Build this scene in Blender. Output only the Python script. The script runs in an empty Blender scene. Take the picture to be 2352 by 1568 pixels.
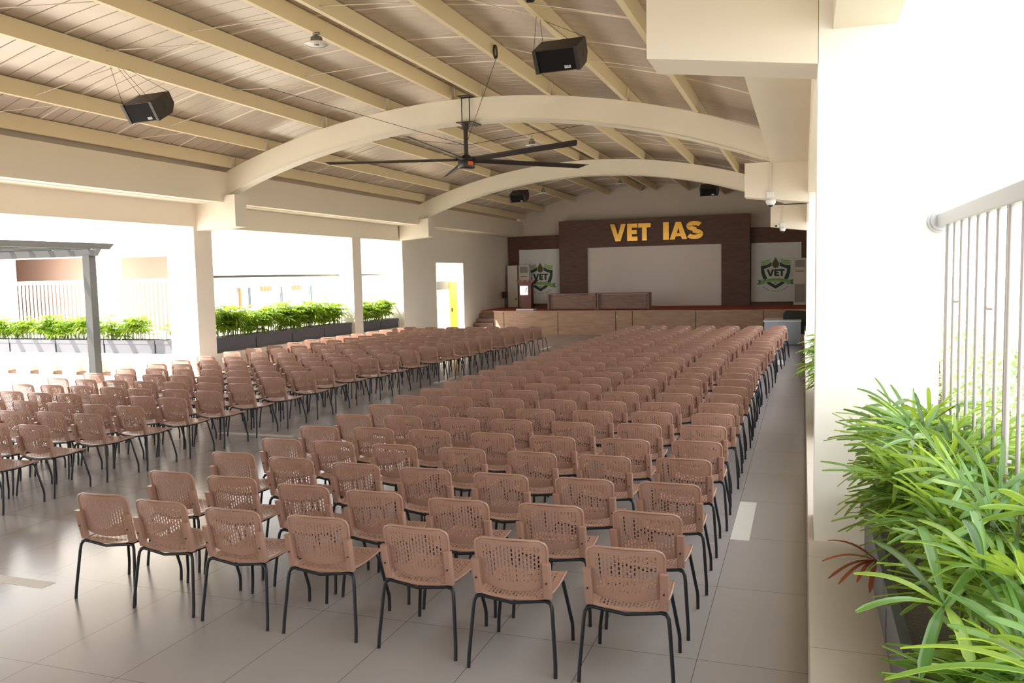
import bpy, bmesh, math, random
from mathutils import Vector, Matrix, Euler
PI = math.pi
sc = bpy.context.scene
col = sc.collection
random.seed(11)

# ------------------------------------------------------------------ camera, film
f_px, yaw, pit, rol = 1911.5, -0.33764, -0.07954, -0.02072
cyw, syw = math.cos(yaw), math.sin(yaw)
fwd = Vector((syw*math.cos(pit), cyw*math.cos(pit), math.sin(pit)))
rgt = Vector((cyw, -syw, 0)); upv = rgt.cross(fwd)
r2 = rgt*math.cos(rol) + upv*math.sin(rol); u2 = -rgt*math.sin(rol) + upv*math.cos(rol)
cd = bpy.data.cameras.new('camera'); cam = bpy.data.objects.new('camera', cd); col.objects.link(cam)
cd.sensor_fit = 'HORIZONTAL'; cd.sensor_width = 36.0; cd.lens = 36.0*f_px/2352.0
cd.clip_start = 0.05; cd.clip_end = 500
M = Matrix(((r2.x, u2.x, -fwd.x, 0), (r2.y, u2.y, -fwd.y, 0), (r2.z, u2.z, -fwd.z, 2.35), (0, 0, 0, 1)))
cam.matrix_world = M
sc.camera = cam
vs = sc.view_settings
vs.view_transform = 'Standard'; vs.look = 'None'; vs.gamma = 1; vs.use_curve_mapping = False
vs.exposure = EXPO = -0.12
sc.cycles.max_bounces = 10; sc.cycles.diffuse_bounces = 5; sc.cycles.glossy_bounces = 4
sc.cycles.transmission_bounces = 4; sc.cycles.transparent_max_bounces = 6
sc.cycles.caustics_reflective = False; sc.cycles.caustics_refractive = False
sc.cycles.sample_clamp_indirect = 8
sc.cycles.use_denoising = True

w = bpy.data.worlds.new('sky'); sc.world = w; w.use_nodes = True
bg = w.node_tree.nodes['Background']
bg.inputs[0].default_value = (0.96, 0.98, 1.0, 1); bg.inputs[1].default_value = 5.6
sd = bpy.data.lights.new('sun', 'SUN'); so = bpy.data.objects.new('sun', sd); col.objects.link(so)
sd.energy = 24.0; sd.angle = 0.01; sd.color = (1.0, 0.94, 0.84)
so.rotation_euler = Vector((-0.43, -0.42, 0.78)).to_track_quat('Z', 'Y').to_euler(); so.location = (-20, -10, 30)

# ------------------------------------------------------------------ materials
def lin(r, g, b):
    f = lambda c: ((c/255+0.055)/1.055)**2.4 if c > 10.3 else c/255/12.92
    return (f(r), f(g), f(b), 1)
def mat(name, c, rough=0.6, metal=0.0, spec=0.5, var=0.0, scale=4.0, bump=0.0, bscale=60, emit=0, trans=0):
    m = bpy.data.materials.new(name); m.use_nodes = True; nt = m.node_tree; N = nt.nodes; L = nt.links
    p = N['Principled BSDF']
    p.inputs['Base Color'].default_value = c; p.inputs['Roughness'].default_value = rough
    p.inputs['Metallic'].default_value = metal; p.inputs['Specular IOR Level'].default_value = spec
    if var or bump:
        tc = N.new('ShaderNodeTexCoord')
    if var:
        n = N.new('ShaderNodeTexNoise'); n.inputs['Scale'].default_value = scale; n.inputs['Detail'].default_value = 5
        L.new(tc.outputs['Object'], n.inputs['Vector'])
        mx = N.new('ShaderNodeMix'); mx.data_type = 'RGBA'
        mx.inputs[6].default_value = tuple(v*(1-var) for v in c[:3])+(1,)
        mx.inputs[7].default_value = tuple(min(1, v*(1+var)) for v in c[:3])+(1,)
        L.new(n.outputs['Fac'], mx.inputs[0]); L.new(mx.outputs[2], p.inputs['Base Color'])
    if bump:
        n2 = N.new('ShaderNodeTexNoise'); n2.inputs['Scale'].default_value = bscale; n2.inputs['Detail'].default_value = 3
        L.new(tc.outputs['Object'], n2.inputs['Vector'])
        b = N.new('ShaderNodeBump'); b.inputs['Strength'].default_value = bump; b.inputs['Distance'].default_value = 0.01
        L.new(n2.outputs['Fac'], b.inputs['Height']); L.new(b.outputs[0], p.inputs['Normal'])
    if emit:
        p.inputs['Emission Color'].default_value = c; p.inputs['Emission Strength'].default_value = emit
    return m
def tile_mat(name, c, joint, sx, sy, ox, oy, rough, gw=0.0045, var=0.02):
    m = bpy.data.materials.new(name); m.use_nodes = True; nt = m.node_tree; N = nt.nodes; L = nt.links
    p = N['Principled BSDF']
    tc = N.new('ShaderNodeTexCoord'); sep = N.new('ShaderNodeSeparateXYZ'); L.new(tc.outputs['Object'], sep.inputs[0])
    def mth(op, a, b=None, c3=None):
        q = N.new('ShaderNodeMath'); q.operation = op
        for i, v in enumerate((a, b, c3)):
            if v is None: continue
            if isinstance(v, (int, float)): q.inputs[i].default_value = v
            else: L.new(v, q.inputs[i])
        return q.outputs[0]
    def line(o, s, off):
        a = mth('SUBTRACT', o, off); b = mth('PINGPONG', a, s/2)
        return mth('LESS_THAN', b, gw/2), mth('FLOOR', mth('DIVIDE', a, s))
    lx, ix = line(sep.outputs[0], sx, ox); ly, iy = line(sep.outputs[1], sy, oy)
    ln = mth('MAXIMUM', lx, ly)
    cmb = N.new('ShaderNodeCombineXYZ'); L.new(ix, cmb.inputs[0]); L.new(iy, cmb.inputs[1])
    wn = N.new('ShaderNodeTexWhiteNoise'); L.new(cmb.outputs[0], wn.inputs['Vector'])
    s = wn.outputs[0]
    mx = N.new('ShaderNodeMix'); mx.data_type = 'RGBA'
    mx.inputs[6].default_value = tuple(v*(1-var) for v in c[:3])+(1,); mx.inputs[7].default_value = tuple(v*(1+var) for v in c[:3])+(1,)
    L.new(s, mx.inputs[0])
    m2 = N.new('ShaderNodeMix'); m2.data_type = 'RGBA'; L.new(ln, m2.inputs[0]); L.new(mx.outputs[2], m2.inputs[6]); m2.inputs[7].default_value = joint
    L.new(m2.outputs[2], p.inputs['Base Color'])
    p.inputs['Roughness'].default_value = rough
    return m
def wood_mat(name, c1, c2, rough=0.5, sx=1.2, sz=14, spec=0.4):
    m = bpy.data.materials.new(name); m.use_nodes = True; nt = m.node_tree; N = nt.nodes; L = nt.links
    p = N['Principled BSDF']; p.inputs['Roughness'].default_value = rough; p.inputs['Specular IOR Level'].default_value = spec
    tc = N.new('ShaderNodeTexCoord'); mp = N.new('ShaderNodeMapping'); mp.inputs['Scale'].default_value = (sx, sx, sz)
    L.new(tc.outputs['Object'], mp.inputs[0])
    n = N.new('ShaderNodeTexNoise'); n.inputs['Scale'].default_value = 2.2; n.inputs['Detail'].default_value = 8; n.inputs['Distortion'].default_value = 0.6
    L.new(mp.outputs[0], n.inputs['Vector'])
    r = N.new('ShaderNodeValToRGB'); r.color_ramp.elements[0].position = 0.3; r.color_ramp.elements[0].color = c1
    r.color_ramp.elements[1].position = 0.72; r.color_ramp.elements[1].color = c2
    L.new(n.outputs['Fac'], r.inputs[0]); L.new(r.outputs[0], p.inputs['Base Color'])
    return m
def leaf_mat(name, cols, tr=(0.45, 0.62, 0.06, 1), tf=0.35, rough=0.38):
    m = bpy.data.materials.new(name); m.use_nodes = True; nt = m.node_tree; N = nt.nodes; L = nt.links
    p = N['Principled BSDF']; p.inputs['Roughness'].default_value = rough
    g = N.new('ShaderNodeNewGeometry')
    r = N.new('ShaderNodeValToRGB'); e = r.color_ramp.elements
    e[0].position = 0; e[0].color = cols[0]; e[1].position = 1; e[1].color = cols[-1]
    for i, c in enumerate(cols[1:-1]):
        q = e.new((i+1)/(len(cols)-1)); q.color = c
    L.new(g.outputs['Random Per Island'], r.inputs[0]); L.new(r.outputs[0], p.inputs['Base Color'])
    t = N.new('ShaderNodeBsdfTranslucent'); t.inputs[0].default_value = tr
    ms = N.new('ShaderNodeMixShader'); ms.inputs[0].default_value = tf
    L.new(p.outputs[0], ms.inputs[1]); L.new(t.outputs[0], ms.inputs[2]); L.new(ms.outputs[0], N['Material Output'].inputs[0])
    return m

MT = {
 'wall': mat('wall_paint', (0.79, 0.72, 0.60, 1), 0.75, var=0.03, scale=1.5, bump=0.05, bscale=35),
 'beam': mat('beam_paint', (0.80, 0.72, 0.58, 1), 0.7, var=0.03, scale=1.2),
 'arch': mat('arch_steel_paint', (0.86, 0.80, 0.655, 1), 0.55, var=0.03, scale=1.0),
 'purlin': mat('purlin_paint', (0.86, 0.725, 0.475, 1), 0.5, var=0.04, scale=1.3),
 'deck': mat('roof_sheet', (0.57, 0.485, 0.40, 1), 0.36, metal=0.25, var=0.06, scale=0.8),
 'colr': mat('skylit_wall_paint', (0.88, 0.86, 0.80, 1), 0.75, var=0.02, scale=1.5, bump=0.05, bscale=35),  # same wall paint made whiter, the sky's glare put into the colour
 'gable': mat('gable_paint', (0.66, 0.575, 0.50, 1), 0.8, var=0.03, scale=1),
 'out': mat('exterior_paint', (0.88, 0.82, 0.75, 1), 0.8, var=0.02, scale=1),
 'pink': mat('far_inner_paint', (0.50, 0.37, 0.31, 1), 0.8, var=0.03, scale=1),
 'yard': mat('yard_paving', (0.72, 0.69, 0.65, 1), 0.8, var=0.05, scale=1),
 'floor': tile_mat('floor_tiles', (0.33, 0.308, 0.306, 1), (0.12, 0.105, 0.095, 1), 0.652, 1.235, -0.596, 4.97, 0.22),
 'curb': tile_mat('curb_tiles', (0.52, 0.46, 0.40, 1), (0.22, 0.18, 0.15, 1), 3.0, 1.30, -1.4, 2.68, 0.45, 0.005),
 'strip': mat('pale_inlay_tile', (0.62, 0.60, 0.56, 1), 0.4, var=0.04, scale=6),
 'chair': mat('tan_plastic', (0.335, 0.196, 0.145, 1), 0.33, spec=0.45, var=0.05, scale=3, bump=0.04, bscale=300),
 'black': mat('black_tube', (0.010, 0.012, 0.016, 1), 0.42, spec=0.35),
 'screw': mat('dark_screw', (0.05, 0.05, 0.06, 1), 0.4, metal=0.7),
 'maroon': wood_mat('dark_walnut_panel', (0.080, 0.036, 0.024, 1), (0.155, 0.075, 0.050, 1), 0.45),
 'stagewood': wood_mat('stage_front_laminate', (0.32, 0.19, 0.125, 1), (0.46, 0.30, 0.20, 1), 0.5, 0.8, 9),
 'deskwood': wood_mat('grey_walnut_laminate', (0.17, 0.10, 0.072, 1), (0.30, 0.19, 0.145, 1), 0.5, 0.9, 12),
 'carpet': mat('red_carpet', (0.36, 0.075, 0.035, 1), 0.95, var=0.15, scale=20, bump=0.3, bscale=400),
 'groove': mat('groove_shadow_gap', (0.06, 0.035, 0.025, 1), 0.8),
 'screen': mat('projection_screen', (0.82, 0.74, 0.67, 1), 0.8, var=0.02, scale=1),
 'board': mat('white_board', (0.76, 0.77, 0.76, 1), 0.6, var=0.02, scale=1),
 'gold': mat('polished_gold', (0.95, 0.60, 0.16, 1), 0.14, metal=1.0, bump=0.25, bscale=4),
 'dgreen': mat('logo_dark_green', (0.012, 0.055, 0.035, 1), 0.5),
 'mgreen': mat('logo_mid_green', (0.06, 0.32, 0.06, 1), 0.5),
 'lgreen': mat('logo_light_green', (0.33, 0.55, 0.18, 1), 0.5),
 'olive': mat('logo_olive', (0.10, 0.09, 0.02, 1), 0.5),
 'grey': mat('grey_print', (0.30, 0.32, 0.30, 1), 0.6),
 'acw': mat('cream_plastic', (0.70, 0.64, 0.56, 1), 0.45),
 'acg': mat('grille_grey', (0.34, 0.33, 0.31, 1), 0.5),
 'dark': mat('dark_plastic', (0.02, 0.018, 0.018, 1), 0.5),
 'spk': mat('speaker_black', (0.006, 0.005, 0.005, 1), 0.75, spec=0.2, bump=0.2, bscale=500),
 'spkside': mat('speaker_side', (0.028, 0.022, 0.018, 1), 0.5, bump=0.2, bscale=200),
 'badge': mat('badge_white', (0.75, 0.75, 0.75, 1), 0.4),
 'fan': mat('fan_dark', (0.03, 0.024, 0.020, 1), 0.4, spec=0.5),
 'orange': mat('orange_label', (0.9, 0.16, 0.02, 1), 0.5),
 'odoor': mat('orange_panel', (0.22, 0.10, 0.018, 1), 0.6),
 'ydoor': mat('yellow_door', (0.90, 0.62, 0.04, 1), 0.5),
 'steel': mat('painted_grey_rail', (0.50, 0.51, 0.53, 1), 0.35, metal=0.1),
 'bal': mat('baluster_steel', (0.36, 0.33, 0.32, 1), 0.4, metal=0.3),
 'whiterail': mat('white_rail', (0.85, 0.85, 0.83, 1), 0.5),
 'darkrail': mat('dark_rail', (0.16, 0.16, 0.15, 1), 0.5),
 'pergola': mat('pergola_grey', (0.022, 0.022, 0.021, 1), 0.5, var=0.05, scale=2),
 'planter': mat('planter_charcoal', (0.085, 0.085, 0.10, 1), 0.5, var=0.08, scale=3),
 'soil': mat('soil', (0.09, 0.065, 0.045, 1), 0.95, bump=0.6, bscale=60),
 'deskblue': mat('pale_grey_laminate', (0.36, 0.40, 0.48, 1), 0.5),
 'desktop': mat('white_laminate_top', (0.72, 0.74, 0.78, 1), 0.4),
 'lampw': mat('lamp_white', (0.80, 0.76, 0.74, 1), 0.35),
 'lampg': mat('lamp_grey', (0.25, 0.24, 0.23, 1), 0.4, metal=0.5),
 'podium': mat('mahogany', (0.085, 0.018, 0.012, 1), 0.3, var=0.2, scale=5),
 'sign': mat('white_sign', (1.0, 0.98, 0.93, 1), 0.5, emit=0.9),  # white panel colour with a slight emission
 'rope': mat('cable_black', (0.02, 0.018, 0.015, 1), 0.6),
 'rod': mat('tie_rod', (0.85, 0.76, 0.62, 1), 0.5),
 'cane': mat('palm_cane', (0.12, 0.13, 0.045, 1), 0.7, var=0.3, scale=30),
 'dry': leaf_mat('dry_leaf', [(0.16, 0.028, 0.008, 1), (0.30, 0.08, 0.02, 1)], (0.4, 0.12, 0.03, 1), 0.15, 0.6),
 'leaf': leaf_mat('palm_leaf', [(0.020, 0.07, 0.015, 1), (0.045, 0.14, 0.028, 1), (0.09, 0.23, 0.05, 1), (0.17, 0.34, 0.10, 1), (0.28, 0.42, 0.06, 1)], (0.52, 0.70, 0.08, 1), 0.40, 0.30),
 'leaf2': leaf_mat('hedge_palm_leaf', [(0.045, 0.13, 0.02, 1), (0.12, 0.26, 0.03, 1), (0.28, 0.38, 0.03, 1)], (0.50, 0.66, 0.05, 1), 0.38),
 'tree': leaf_mat('tree_leaf', [(0.20, 0.32, 0.12, 1), (0.36, 0.46, 0.20, 1), (0.5, 0.58, 0.3, 1)], (0.3, 0.4, 0.1, 1), 0.2),
 'trunk': mat('bark', (0.10, 0.07, 0.05, 1), 0.9),
 'glass': mat('dark_glass', (0.02, 0.05, 0.055, 1), 0.15),
 'inner': mat('passage_paint', (0.88, 0.84, 0.74, 1), 0.7),
}

# ------------------------------------------------------------------ mesh helpers
class MB:
    def __init__(s): s.v = []; s.f = []; s.m = []; s.sm = []
    def add(s, vs_, fs, mi=0, smooth=False):
        b = len(s.v); s.v += [tuple(v) for v in vs_]
        for q in fs: s.f.append(tuple(b+i for i in q)); s.m.append(mi); s.sm.append(smooth)
        return s
    def box(s, x0, x1, y0, y1, z0, z1, mi=0):
        v = [(x, y, z) for z in (z0, z1) for y in (y0, y1) for x in (x0, x1)]
        return s.add(v, [(0, 2, 3, 1), (4, 5, 7, 6), (0, 1, 5, 4), (2, 6, 7, 3), (0, 4, 6, 2), (1, 3, 7, 5)], mi)
    def cbox(s, c, d, mi=0):
        return s.box(c[0]-d[0]/2, c[0]+d[0]/2, c[1]-d[1]/2, c[1]+d[1]/2, c[2]-d[2]/2, c[2]+d[2]/2, mi)
    def tube(s, pts, r, n=8, mi=0, cap=True):
        P = [Vector(p) for p in pts]; rs = r if isinstance(r, (list, tuple)) else [r]*len(P)
        t0 = (P[1]-P[0]).normalized(); a = Vector((0, 0, 1)) if abs(t0.z) < 0.9 else Vector((1, 0, 0))
        nrm = t0.cross(a).normalized(); rings = []
        for i, p in enumerate(P):
            if i == 0: t = P[1]-P[0]
            elif i == len(P)-1: t = P[-1]-P[-2]
            else: t = (P[i+1]-P[i]).normalized()+(P[i]-P[i-1]).normalized()
            t.normalize(); nrm = (nrm-t*nrm.dot(t)).normalized(); bn = t.cross(nrm)
            rings.append([p+(nrm*math.cos(2*PI*k/n)+bn*math.sin(2*PI*k/n))*rs[i] for k in range(n)])
        vv = [q for R in rings for q in R]; fs = []
        for i in range(len(P)-1):
            for k in range(n):
                k2 = (k+1) % n; fs.append((i*n+k, i*n+k2, (i+1)*n+k2, (i+1)*n+k))
        s.add(vv, fs, mi, True)
        if cap: s.add(rings[0], [tuple(range(n))[::-1]], mi); s.add(rings[-1], [tuple(range(n))], mi)
        return s
    def prism(s, poly, axis, a0, a1, mi=0, smooth=False):
        # poly: 2-D points; axis 'y': (x,z) extruded along y; 'x': (y,z) along x; 'z': (x,y) along z
        def P(p, a): return {'y': (p[0], a, p[1]), 'x': (a, p[0], p[1]), 'z': (p[0], p[1], a)}[axis]
        n = len(poly); v = [P(p, a0) for p in poly]+[P(p, a1) for p in poly]
        s.add(v, [tuple((i, (i+1) % n, n+(i+1) % n, n+i)) for i in range(n)], mi, smooth)
        s.add(v, [tuple(range(n))[::-1], tuple(range(n, 2*n))], mi)
        return s
    def lathe(s, prof, c=(0, 0, 0), n=24, mi=0, smooth=True):
        v = []; fs = []
        for r, z in prof:
            for k in range(n): v.append((c[0]+r*math.cos(2*PI*k/n), c[1]+r*math.sin(2*PI*k/n), c[2]+z))
        for i in range(len(prof)-1):
            for k in range(n): fs.append((i*n+k, i*n+(k+1) % n, (i+1)*n+(k+1) % n, (i+1)*n+k))
        return s.add(v, fs, mi, smooth)
    def build(s, name, mats, parent=None, loc=None, rot=None, bevel=0, fix=True):
        me = bpy.data.meshes.new(name); me.from_pydata(s.v, [], s.f)
        if not isinstance(mats, (list, tuple)): mats = [mats]
        for m_ in mats: me.materials.append(m_)
        me.polygons.foreach_set('material_index', s.m); me.polygons.foreach_set('use_smooth', s.sm)
        me.update()
        if fix:
            bm = bmesh.new(); bm.from_mesh(me); bmesh.ops.recalc_face_normals(bm, faces=bm.faces); bm.to_mesh(me); bm.free()
        o = bpy.data.objects.new(name, me); col.objects.link(o)
        if parent: o.parent = parent
        if loc: o.location = loc
        if rot: o.rotation_euler = rot
        if bevel:
            b = o.modifiers.new('bevel', 'BEVEL'); b.width = bevel; b.segments = 2; b.limit_method = 'ANGLE'
        return o
def tag(o, label=None, cat=None, group=None, kind=None):
    if label: o['label'] = label
    if cat: o['category'] = cat
    if group: o['group'] = group
    if kind: o['kind'] = kind
    return o
def empty(name, loc=(0, 0, 0), rz=0, **k):
    o = bpy.data.objects.new(name, None); col.objects.link(o); o.location = loc; o.rotation_euler = (0, 0, rz)
    o.empty_display_size = 0.1
    return tag(o, **k)
def struct(mb, name, m, label=None, cat=None, **k):
    o = mb.build(name, m, **k); tag(o, label, cat, None, 'structure'); return o
def copy_tree(root, loc, rz=None, label=None, group=None):
    r = root.copy(); col.objects.link(r); r.location = loc
    if rz is not None: r.rotation_euler = (0, 0, rz)
    if label: r['label'] = label
    if group: r['group'] = group
    for ch in root.children:
        c = ch.copy(); col.objects.link(c); c.parent = r
        for g in ch.children:
            d = g.copy(); col.objects.link(d); d.parent = c
    return r
ORD = ['first', 'second', 'third', 'fourth', 'fifth', 'sixth', 'seventh', 'eighth', 'ninth', 'tenth', 'eleventh', 'twelfth', 'thirteenth',
 'fourteenth', 'fifteenth', 'sixteenth', 'seventeenth', 'eighteenth', 'nineteenth', 'twentieth', 'twenty-first', 'twenty-second', 'twenty-third',
 'twenty-fourth', 'twenty-fifth', 'twenty-sixth', 'twenty-seventh', 'twenty-eighth']
# ------------------------------------------------------------------ shell
XL, XR = -12.55, 0.04
ARX0, ARX1, ARXC = -11.98, -0.56, -6.22
def ztop(x): # circle of the arch top
    R = 15.6; d = x-ARXC; return 5.79-(R-math.sqrt(R*R-d*d))
def zbot(x):
    R = 15.15; d = x-ARXC; return 5.335-(R-math.sqrt(R*R-d*d))
DK = 0.27
struct(MB().box(-13.6, XR, -8, 35.6, -0.2, 0), 'floor', MT['floor'])
struct(MB().box(-70, -13.6, -30, 80, -0.22, -0.01), 'ground', MT['yard'], 'sunlit pale paving of the courtyard beyond the left columns', 'paving')
struct(MB().box(1.0, 120, -40, 160, -9.2, -9), 'ground', mat('far_grass', (0.22, 0.21, 0.17, 1), 0.95, var=0.2, scale=0.2), 'green ground far below beyond the near railing', 'ground')
# pale inlay strips set in the floor
for i, (x0, x1, y0, y1) in enumerate([(-0.595, -0.433, 7.36, 8.62), (-0.62, -0.46, 21.6, 22.7), (-6.9, -5.57, 4.72, 4.85),
        (-8.55, -7.24, 10.5, 10.64), (-7.75, -7.6, 16.7, 17.95), (-7.85, -7.7, 24.9, 25.95)]):
    struct(MB().box(x0, x1, y0, y1, 0.0, 0.0015), 'trim_%d' % (i+1), MT['strip'])
# curbs (plinths) along both sides
struct(MB().box(XR, 1.0, -3, 27.1, 0, 0.6), 'curb_right', MT['curb'], 'beige tiled plinth along the right side carrying the planters', 'plinth')
struct(MB().box(-13.55, -12.6, 15.6, 24.96, 0, 0.7), 'curb_left', MT['wall'], 'low painted plinth under the left planters between the columns', 'plinth')

# columns
def column(x0, x1, y0, y1, z0, z1, name, label):
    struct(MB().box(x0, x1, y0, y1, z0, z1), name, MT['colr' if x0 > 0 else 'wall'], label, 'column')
column(-13.35, -12.6, 5.2, 5.8, 0, 4.04, 'column_left', 'cream square column on the left side nearest the camera')
column(-13.35, -12.6, 15.02, 15.6, 0, 4.04, 'column_left', 'cream column at the left end of the first curved roof beam')
column(-13.1, -12.62, 21.85, 22.35, 0.7, 3.55, 'column_left', 'slim cream column standing between the left planters')
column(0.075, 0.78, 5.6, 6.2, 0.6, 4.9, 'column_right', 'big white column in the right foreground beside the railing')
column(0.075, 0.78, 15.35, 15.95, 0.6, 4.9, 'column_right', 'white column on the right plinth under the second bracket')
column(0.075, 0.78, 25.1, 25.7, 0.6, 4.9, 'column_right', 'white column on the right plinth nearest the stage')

# left wall by the stage, with doorway
wl = MB(); wl.box(-13.2, XL, 24.96, 27.62, 0, 4.04); wl.box(-12.85, XL-0.02, 30.22, 35.6, 0, 4.04); wl.box(-12.85, XL-0.02, 27.62, 30.22, 2.86, 4.04)
struct(wl, 'wall_left', MT['wall'])
# room behind the doorway
pr = MB(); pr.box(-17.0, -16.85, 27.0, 36.0, 0, 3.0); pr.box(-16.85, -12.86, 33.6, 33.75, 0, 3.0)
struct(pr, 'wall_passage', MT['inner'])
d1 = empty('door_1', (-13.3, 30.55, 0), kind='structure')
MB().box(-0.05, 0.05, -1.38, 0.6, 1.84, 2.17).build('transom_panel', MT['grey'], d1)
fr = MB(); fr.box(-0.04, 0.04, -1.28, -1.2, 0, 1.86); fr.box(-0.04, 0.04, -1.2, -0.25, 0.9, 0.97); fr.box(-0.04, 0.04, 1.0, 1.06, 0, 2.17); fr.build('door_frame', MT['whiterail'], d1)
dl = MB().box(0.05, 0.10, -0.22, 0.98, 0.01, 2.12).build('door_leaf', MT['ydoor'], d1)
MB().box(0.10, 0.14, -0.12, -0.08, 0.95, 1.1).build('door_handle', MT['screw'], dl)

# back (gable) wall
gx = [-12.85+(0.95+12.85)*i/40 for i in range(41)]
def deckz(x): return ztop(min(max(x, -12.3), -0.1))+DK
poly = [(-12.85, 0)]+[(0.95, 0)]+[(x, deckz(x)-0.01) for x in reversed(gx)]
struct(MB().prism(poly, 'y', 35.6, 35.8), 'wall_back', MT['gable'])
struct(MB().box(0.16, 0.4, 25.7, 35.6, 0, 4.9), 'wall_right', MT['wall'])

struct(MB().box(-13.6, 0.06, -3.2, -3.0, 0, 6.2), 'wall_rear_unseen', MT['wall'])  # unseen wall behind the camera, added to cut the light from the back
struct(MB().box(-12.3, -12.12, -3, 35.6, 4.70, 5.06).box(-0.32, -0.14, -3, 35.6, 4.72, 5.1), 'trim_9', MT['deck'])
# fascia beams, soffits, lower beams
struct(MB().box(-12.1, -11.85, -3, 35.6, 4.05, 4.70).box(-12.95, -12.1, -3, 35.6, 4.04, 4.2), 'beam_left', MT['beam'], 'long cream roof edge beam along the left side', 'beam')
struct(MB().box(-13.0, -12.6, -3, 15.02, 3.55, 4.04).box(-13.0, -12.6, 15.6, 24.96, 3.55, 4.04), 'lower_beam_left', MT['beam'], 'lower cream beam running over the left openings', 'beam')
struct(MB().box(-0.55, -0.3, -3, 35.6, 4.2, 4.72).box(-0.3, 0.5, -3, 35.6, 4.2, 4.34), 'beam_right', MT['beam'], 'long cream roof edge beam along the right side', 'beam')
lb = MB().box(0.06, 0.42, 6.2, 15.35, 3.66, 4.2).box(0.06, 0.42, 15.95, 25.1, 3.66, 4.2)
struct(lb, 'lower_beam_right', MT['beam'], 'lower cream beam between the right columns', 'beam')
struct(MB().box(0.16, 0.52, -3, 5.6, 3.81, 4.2), 'lower_beam_near', MT['beam'], 'cream beam stub at the top right running towards the camera', 'beam')

# haunched brackets carrying the arches
def bracket(side, y0, y1, tip, root, zt, zr, ztopb, name, label):
    struct(MB().prism([(root, zr), (tip, zt), (tip, ztopb), (root, ztopb)], 'y', y0, y1), name, MT['wall'], label, 'bracket')
bracket(1, 5.6, 6.05, -0.985, 0.078, 3.752, 3.612, 4.2, 'bracket_right', 'deep cream concrete bracket at the top centre right, nearest the camera')
bracket(1, 15.35, 15.75, -0.99, 0.078, 3.635, 3.50, 4.22, 'bracket_right', 'cream bracket with a white camera below, under the first curved beam')
bracket(1, 25.0, 25.4, -0.90, 0.078, 3.57, 3.44, 4.17, 'bracket_right', 'smaller cream bracket with two cameras, under the second curved beam')
bracket(-1, 5.2, 5.6, -11.5, -12.6, 3.56, 3.46, 4.22, 'bracket_left', 'cream bracket on the left side nearest the camera')
bracket(-1, 15.1, 15.5, -11.55, -12.6, 3.52, 3.46, 4.20, 'bracket_left', 'cream bracket under the left end of the first curved beam')
bracket(-1, 24.8, 25.2, -11.5, -12.55, 3.66, 3.56, 4.24, 'bracket_left', 'cream bracket under the left end of the second curved beam')

# curved roof beams (arches)
NA = 64
def arch(y0, y1, label):
    v = []; mb = MB()
    for i in range(NA+1):
        x = ARX0+(ARX1-ARX0)*i/NA; zt, zb = ztop(x), zbot(x)
        v += [(x, y0, zb), (x, y1, zb), (x, y1, zt), (x, y0, zt)]
    fs = []
    for i in range(NA):
        a, b = i*4, (i+1)*4
        for k in range(4): fs.append((a+k, a+(k+1) % 4, b+(k+1) % 4, b+k))
    fs += [(0, 1, 2, 3), (NA*4, NA*4+3, NA*4+2, NA*4+1)]
    mb.add(v, fs); 
    # thin bottom flange
    v = []
    for i in range(NA+1):
        x = ARX0+(ARX1-ARX0)*i/NA; zb = zbot(x); v += [(x, y0-0.025, zb-0.012), (x, y1+0.025, zb-0.012), (x, y1+0.025, zb+0.004), (x, y0-0.025, zb+0.004)]
    mb.add(v, list(fs))
    o = mb.build('curved_beam', MT['arch']); tag(o, label, 'roof beam', 'curved cream roof beams', 'structure'); return o
arch(5.6, 5.85, 'curved cream roof beam over the nearest bracket, above the frame')
arch(15.3, 15.55, 'curved cream roof beam with the big black fan hanging from it')
arch(25.0, 25.25, 'second curved cream roof beam, closer to the stage')

# roof deck : vaulted sheet with narrow grooves across
dk = MB(); xs = [-12.3+(12.2)*i/36 for i in range(37)]
ys = []; y = -3.0
while y < 35.9:
    ys += [(y, 0), (y+0.284, 0), (y+0.290, 0.022), (y+0.299, 0.022)]; y += 0.305
vv = [(x, yy, ztop(x)+DK+dz) for (yy, dz) in ys for x in xs]; n = len(xs)
dk.add(vv, [(j*n+i, j*n+i+1, (j+1)*n+i+1, (j+1)*n+i) for j in range(len(ys)-1) for i in range(n-1)])
y1 = ys[-1][0]
dk.add([(x, yy, ztop(x)+DK+0.06) for yy in (-3.0, y1) for x in xs], [(i, i+1, n+i+1, n+i) for i in range(n-1)])
struct(dk, 'ceiling', MT['deck'], fix=False)
# sheet laps: bright ribs across the vault
lap = 0
for y in [7.4, 8.9, 10.5, 12.1, 13.7, 17.0, 18.6, 20.2, 21.8, 23.4, 26.8, 28.6, 30.4, 32.2, 34.0]:
    mb = MB(); v = []
    for x in xs: z = ztop(x)+DK; v += [(x, y, z), (x, y+0.035, z), (x, y+0.0175, z-0.014)]
    mb.add(v, [q for i in range(n-1) for q in ((i*3, (i+1)*3, (i+1)*3+2, i*3+2), (i*3+2, (i+1)*3+2, (i+1)*3+1, i*3+1))])
    lap += 1; struct(mb, 'trim_%d' % (10+lap), MT['rod'], fix=False)

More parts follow.
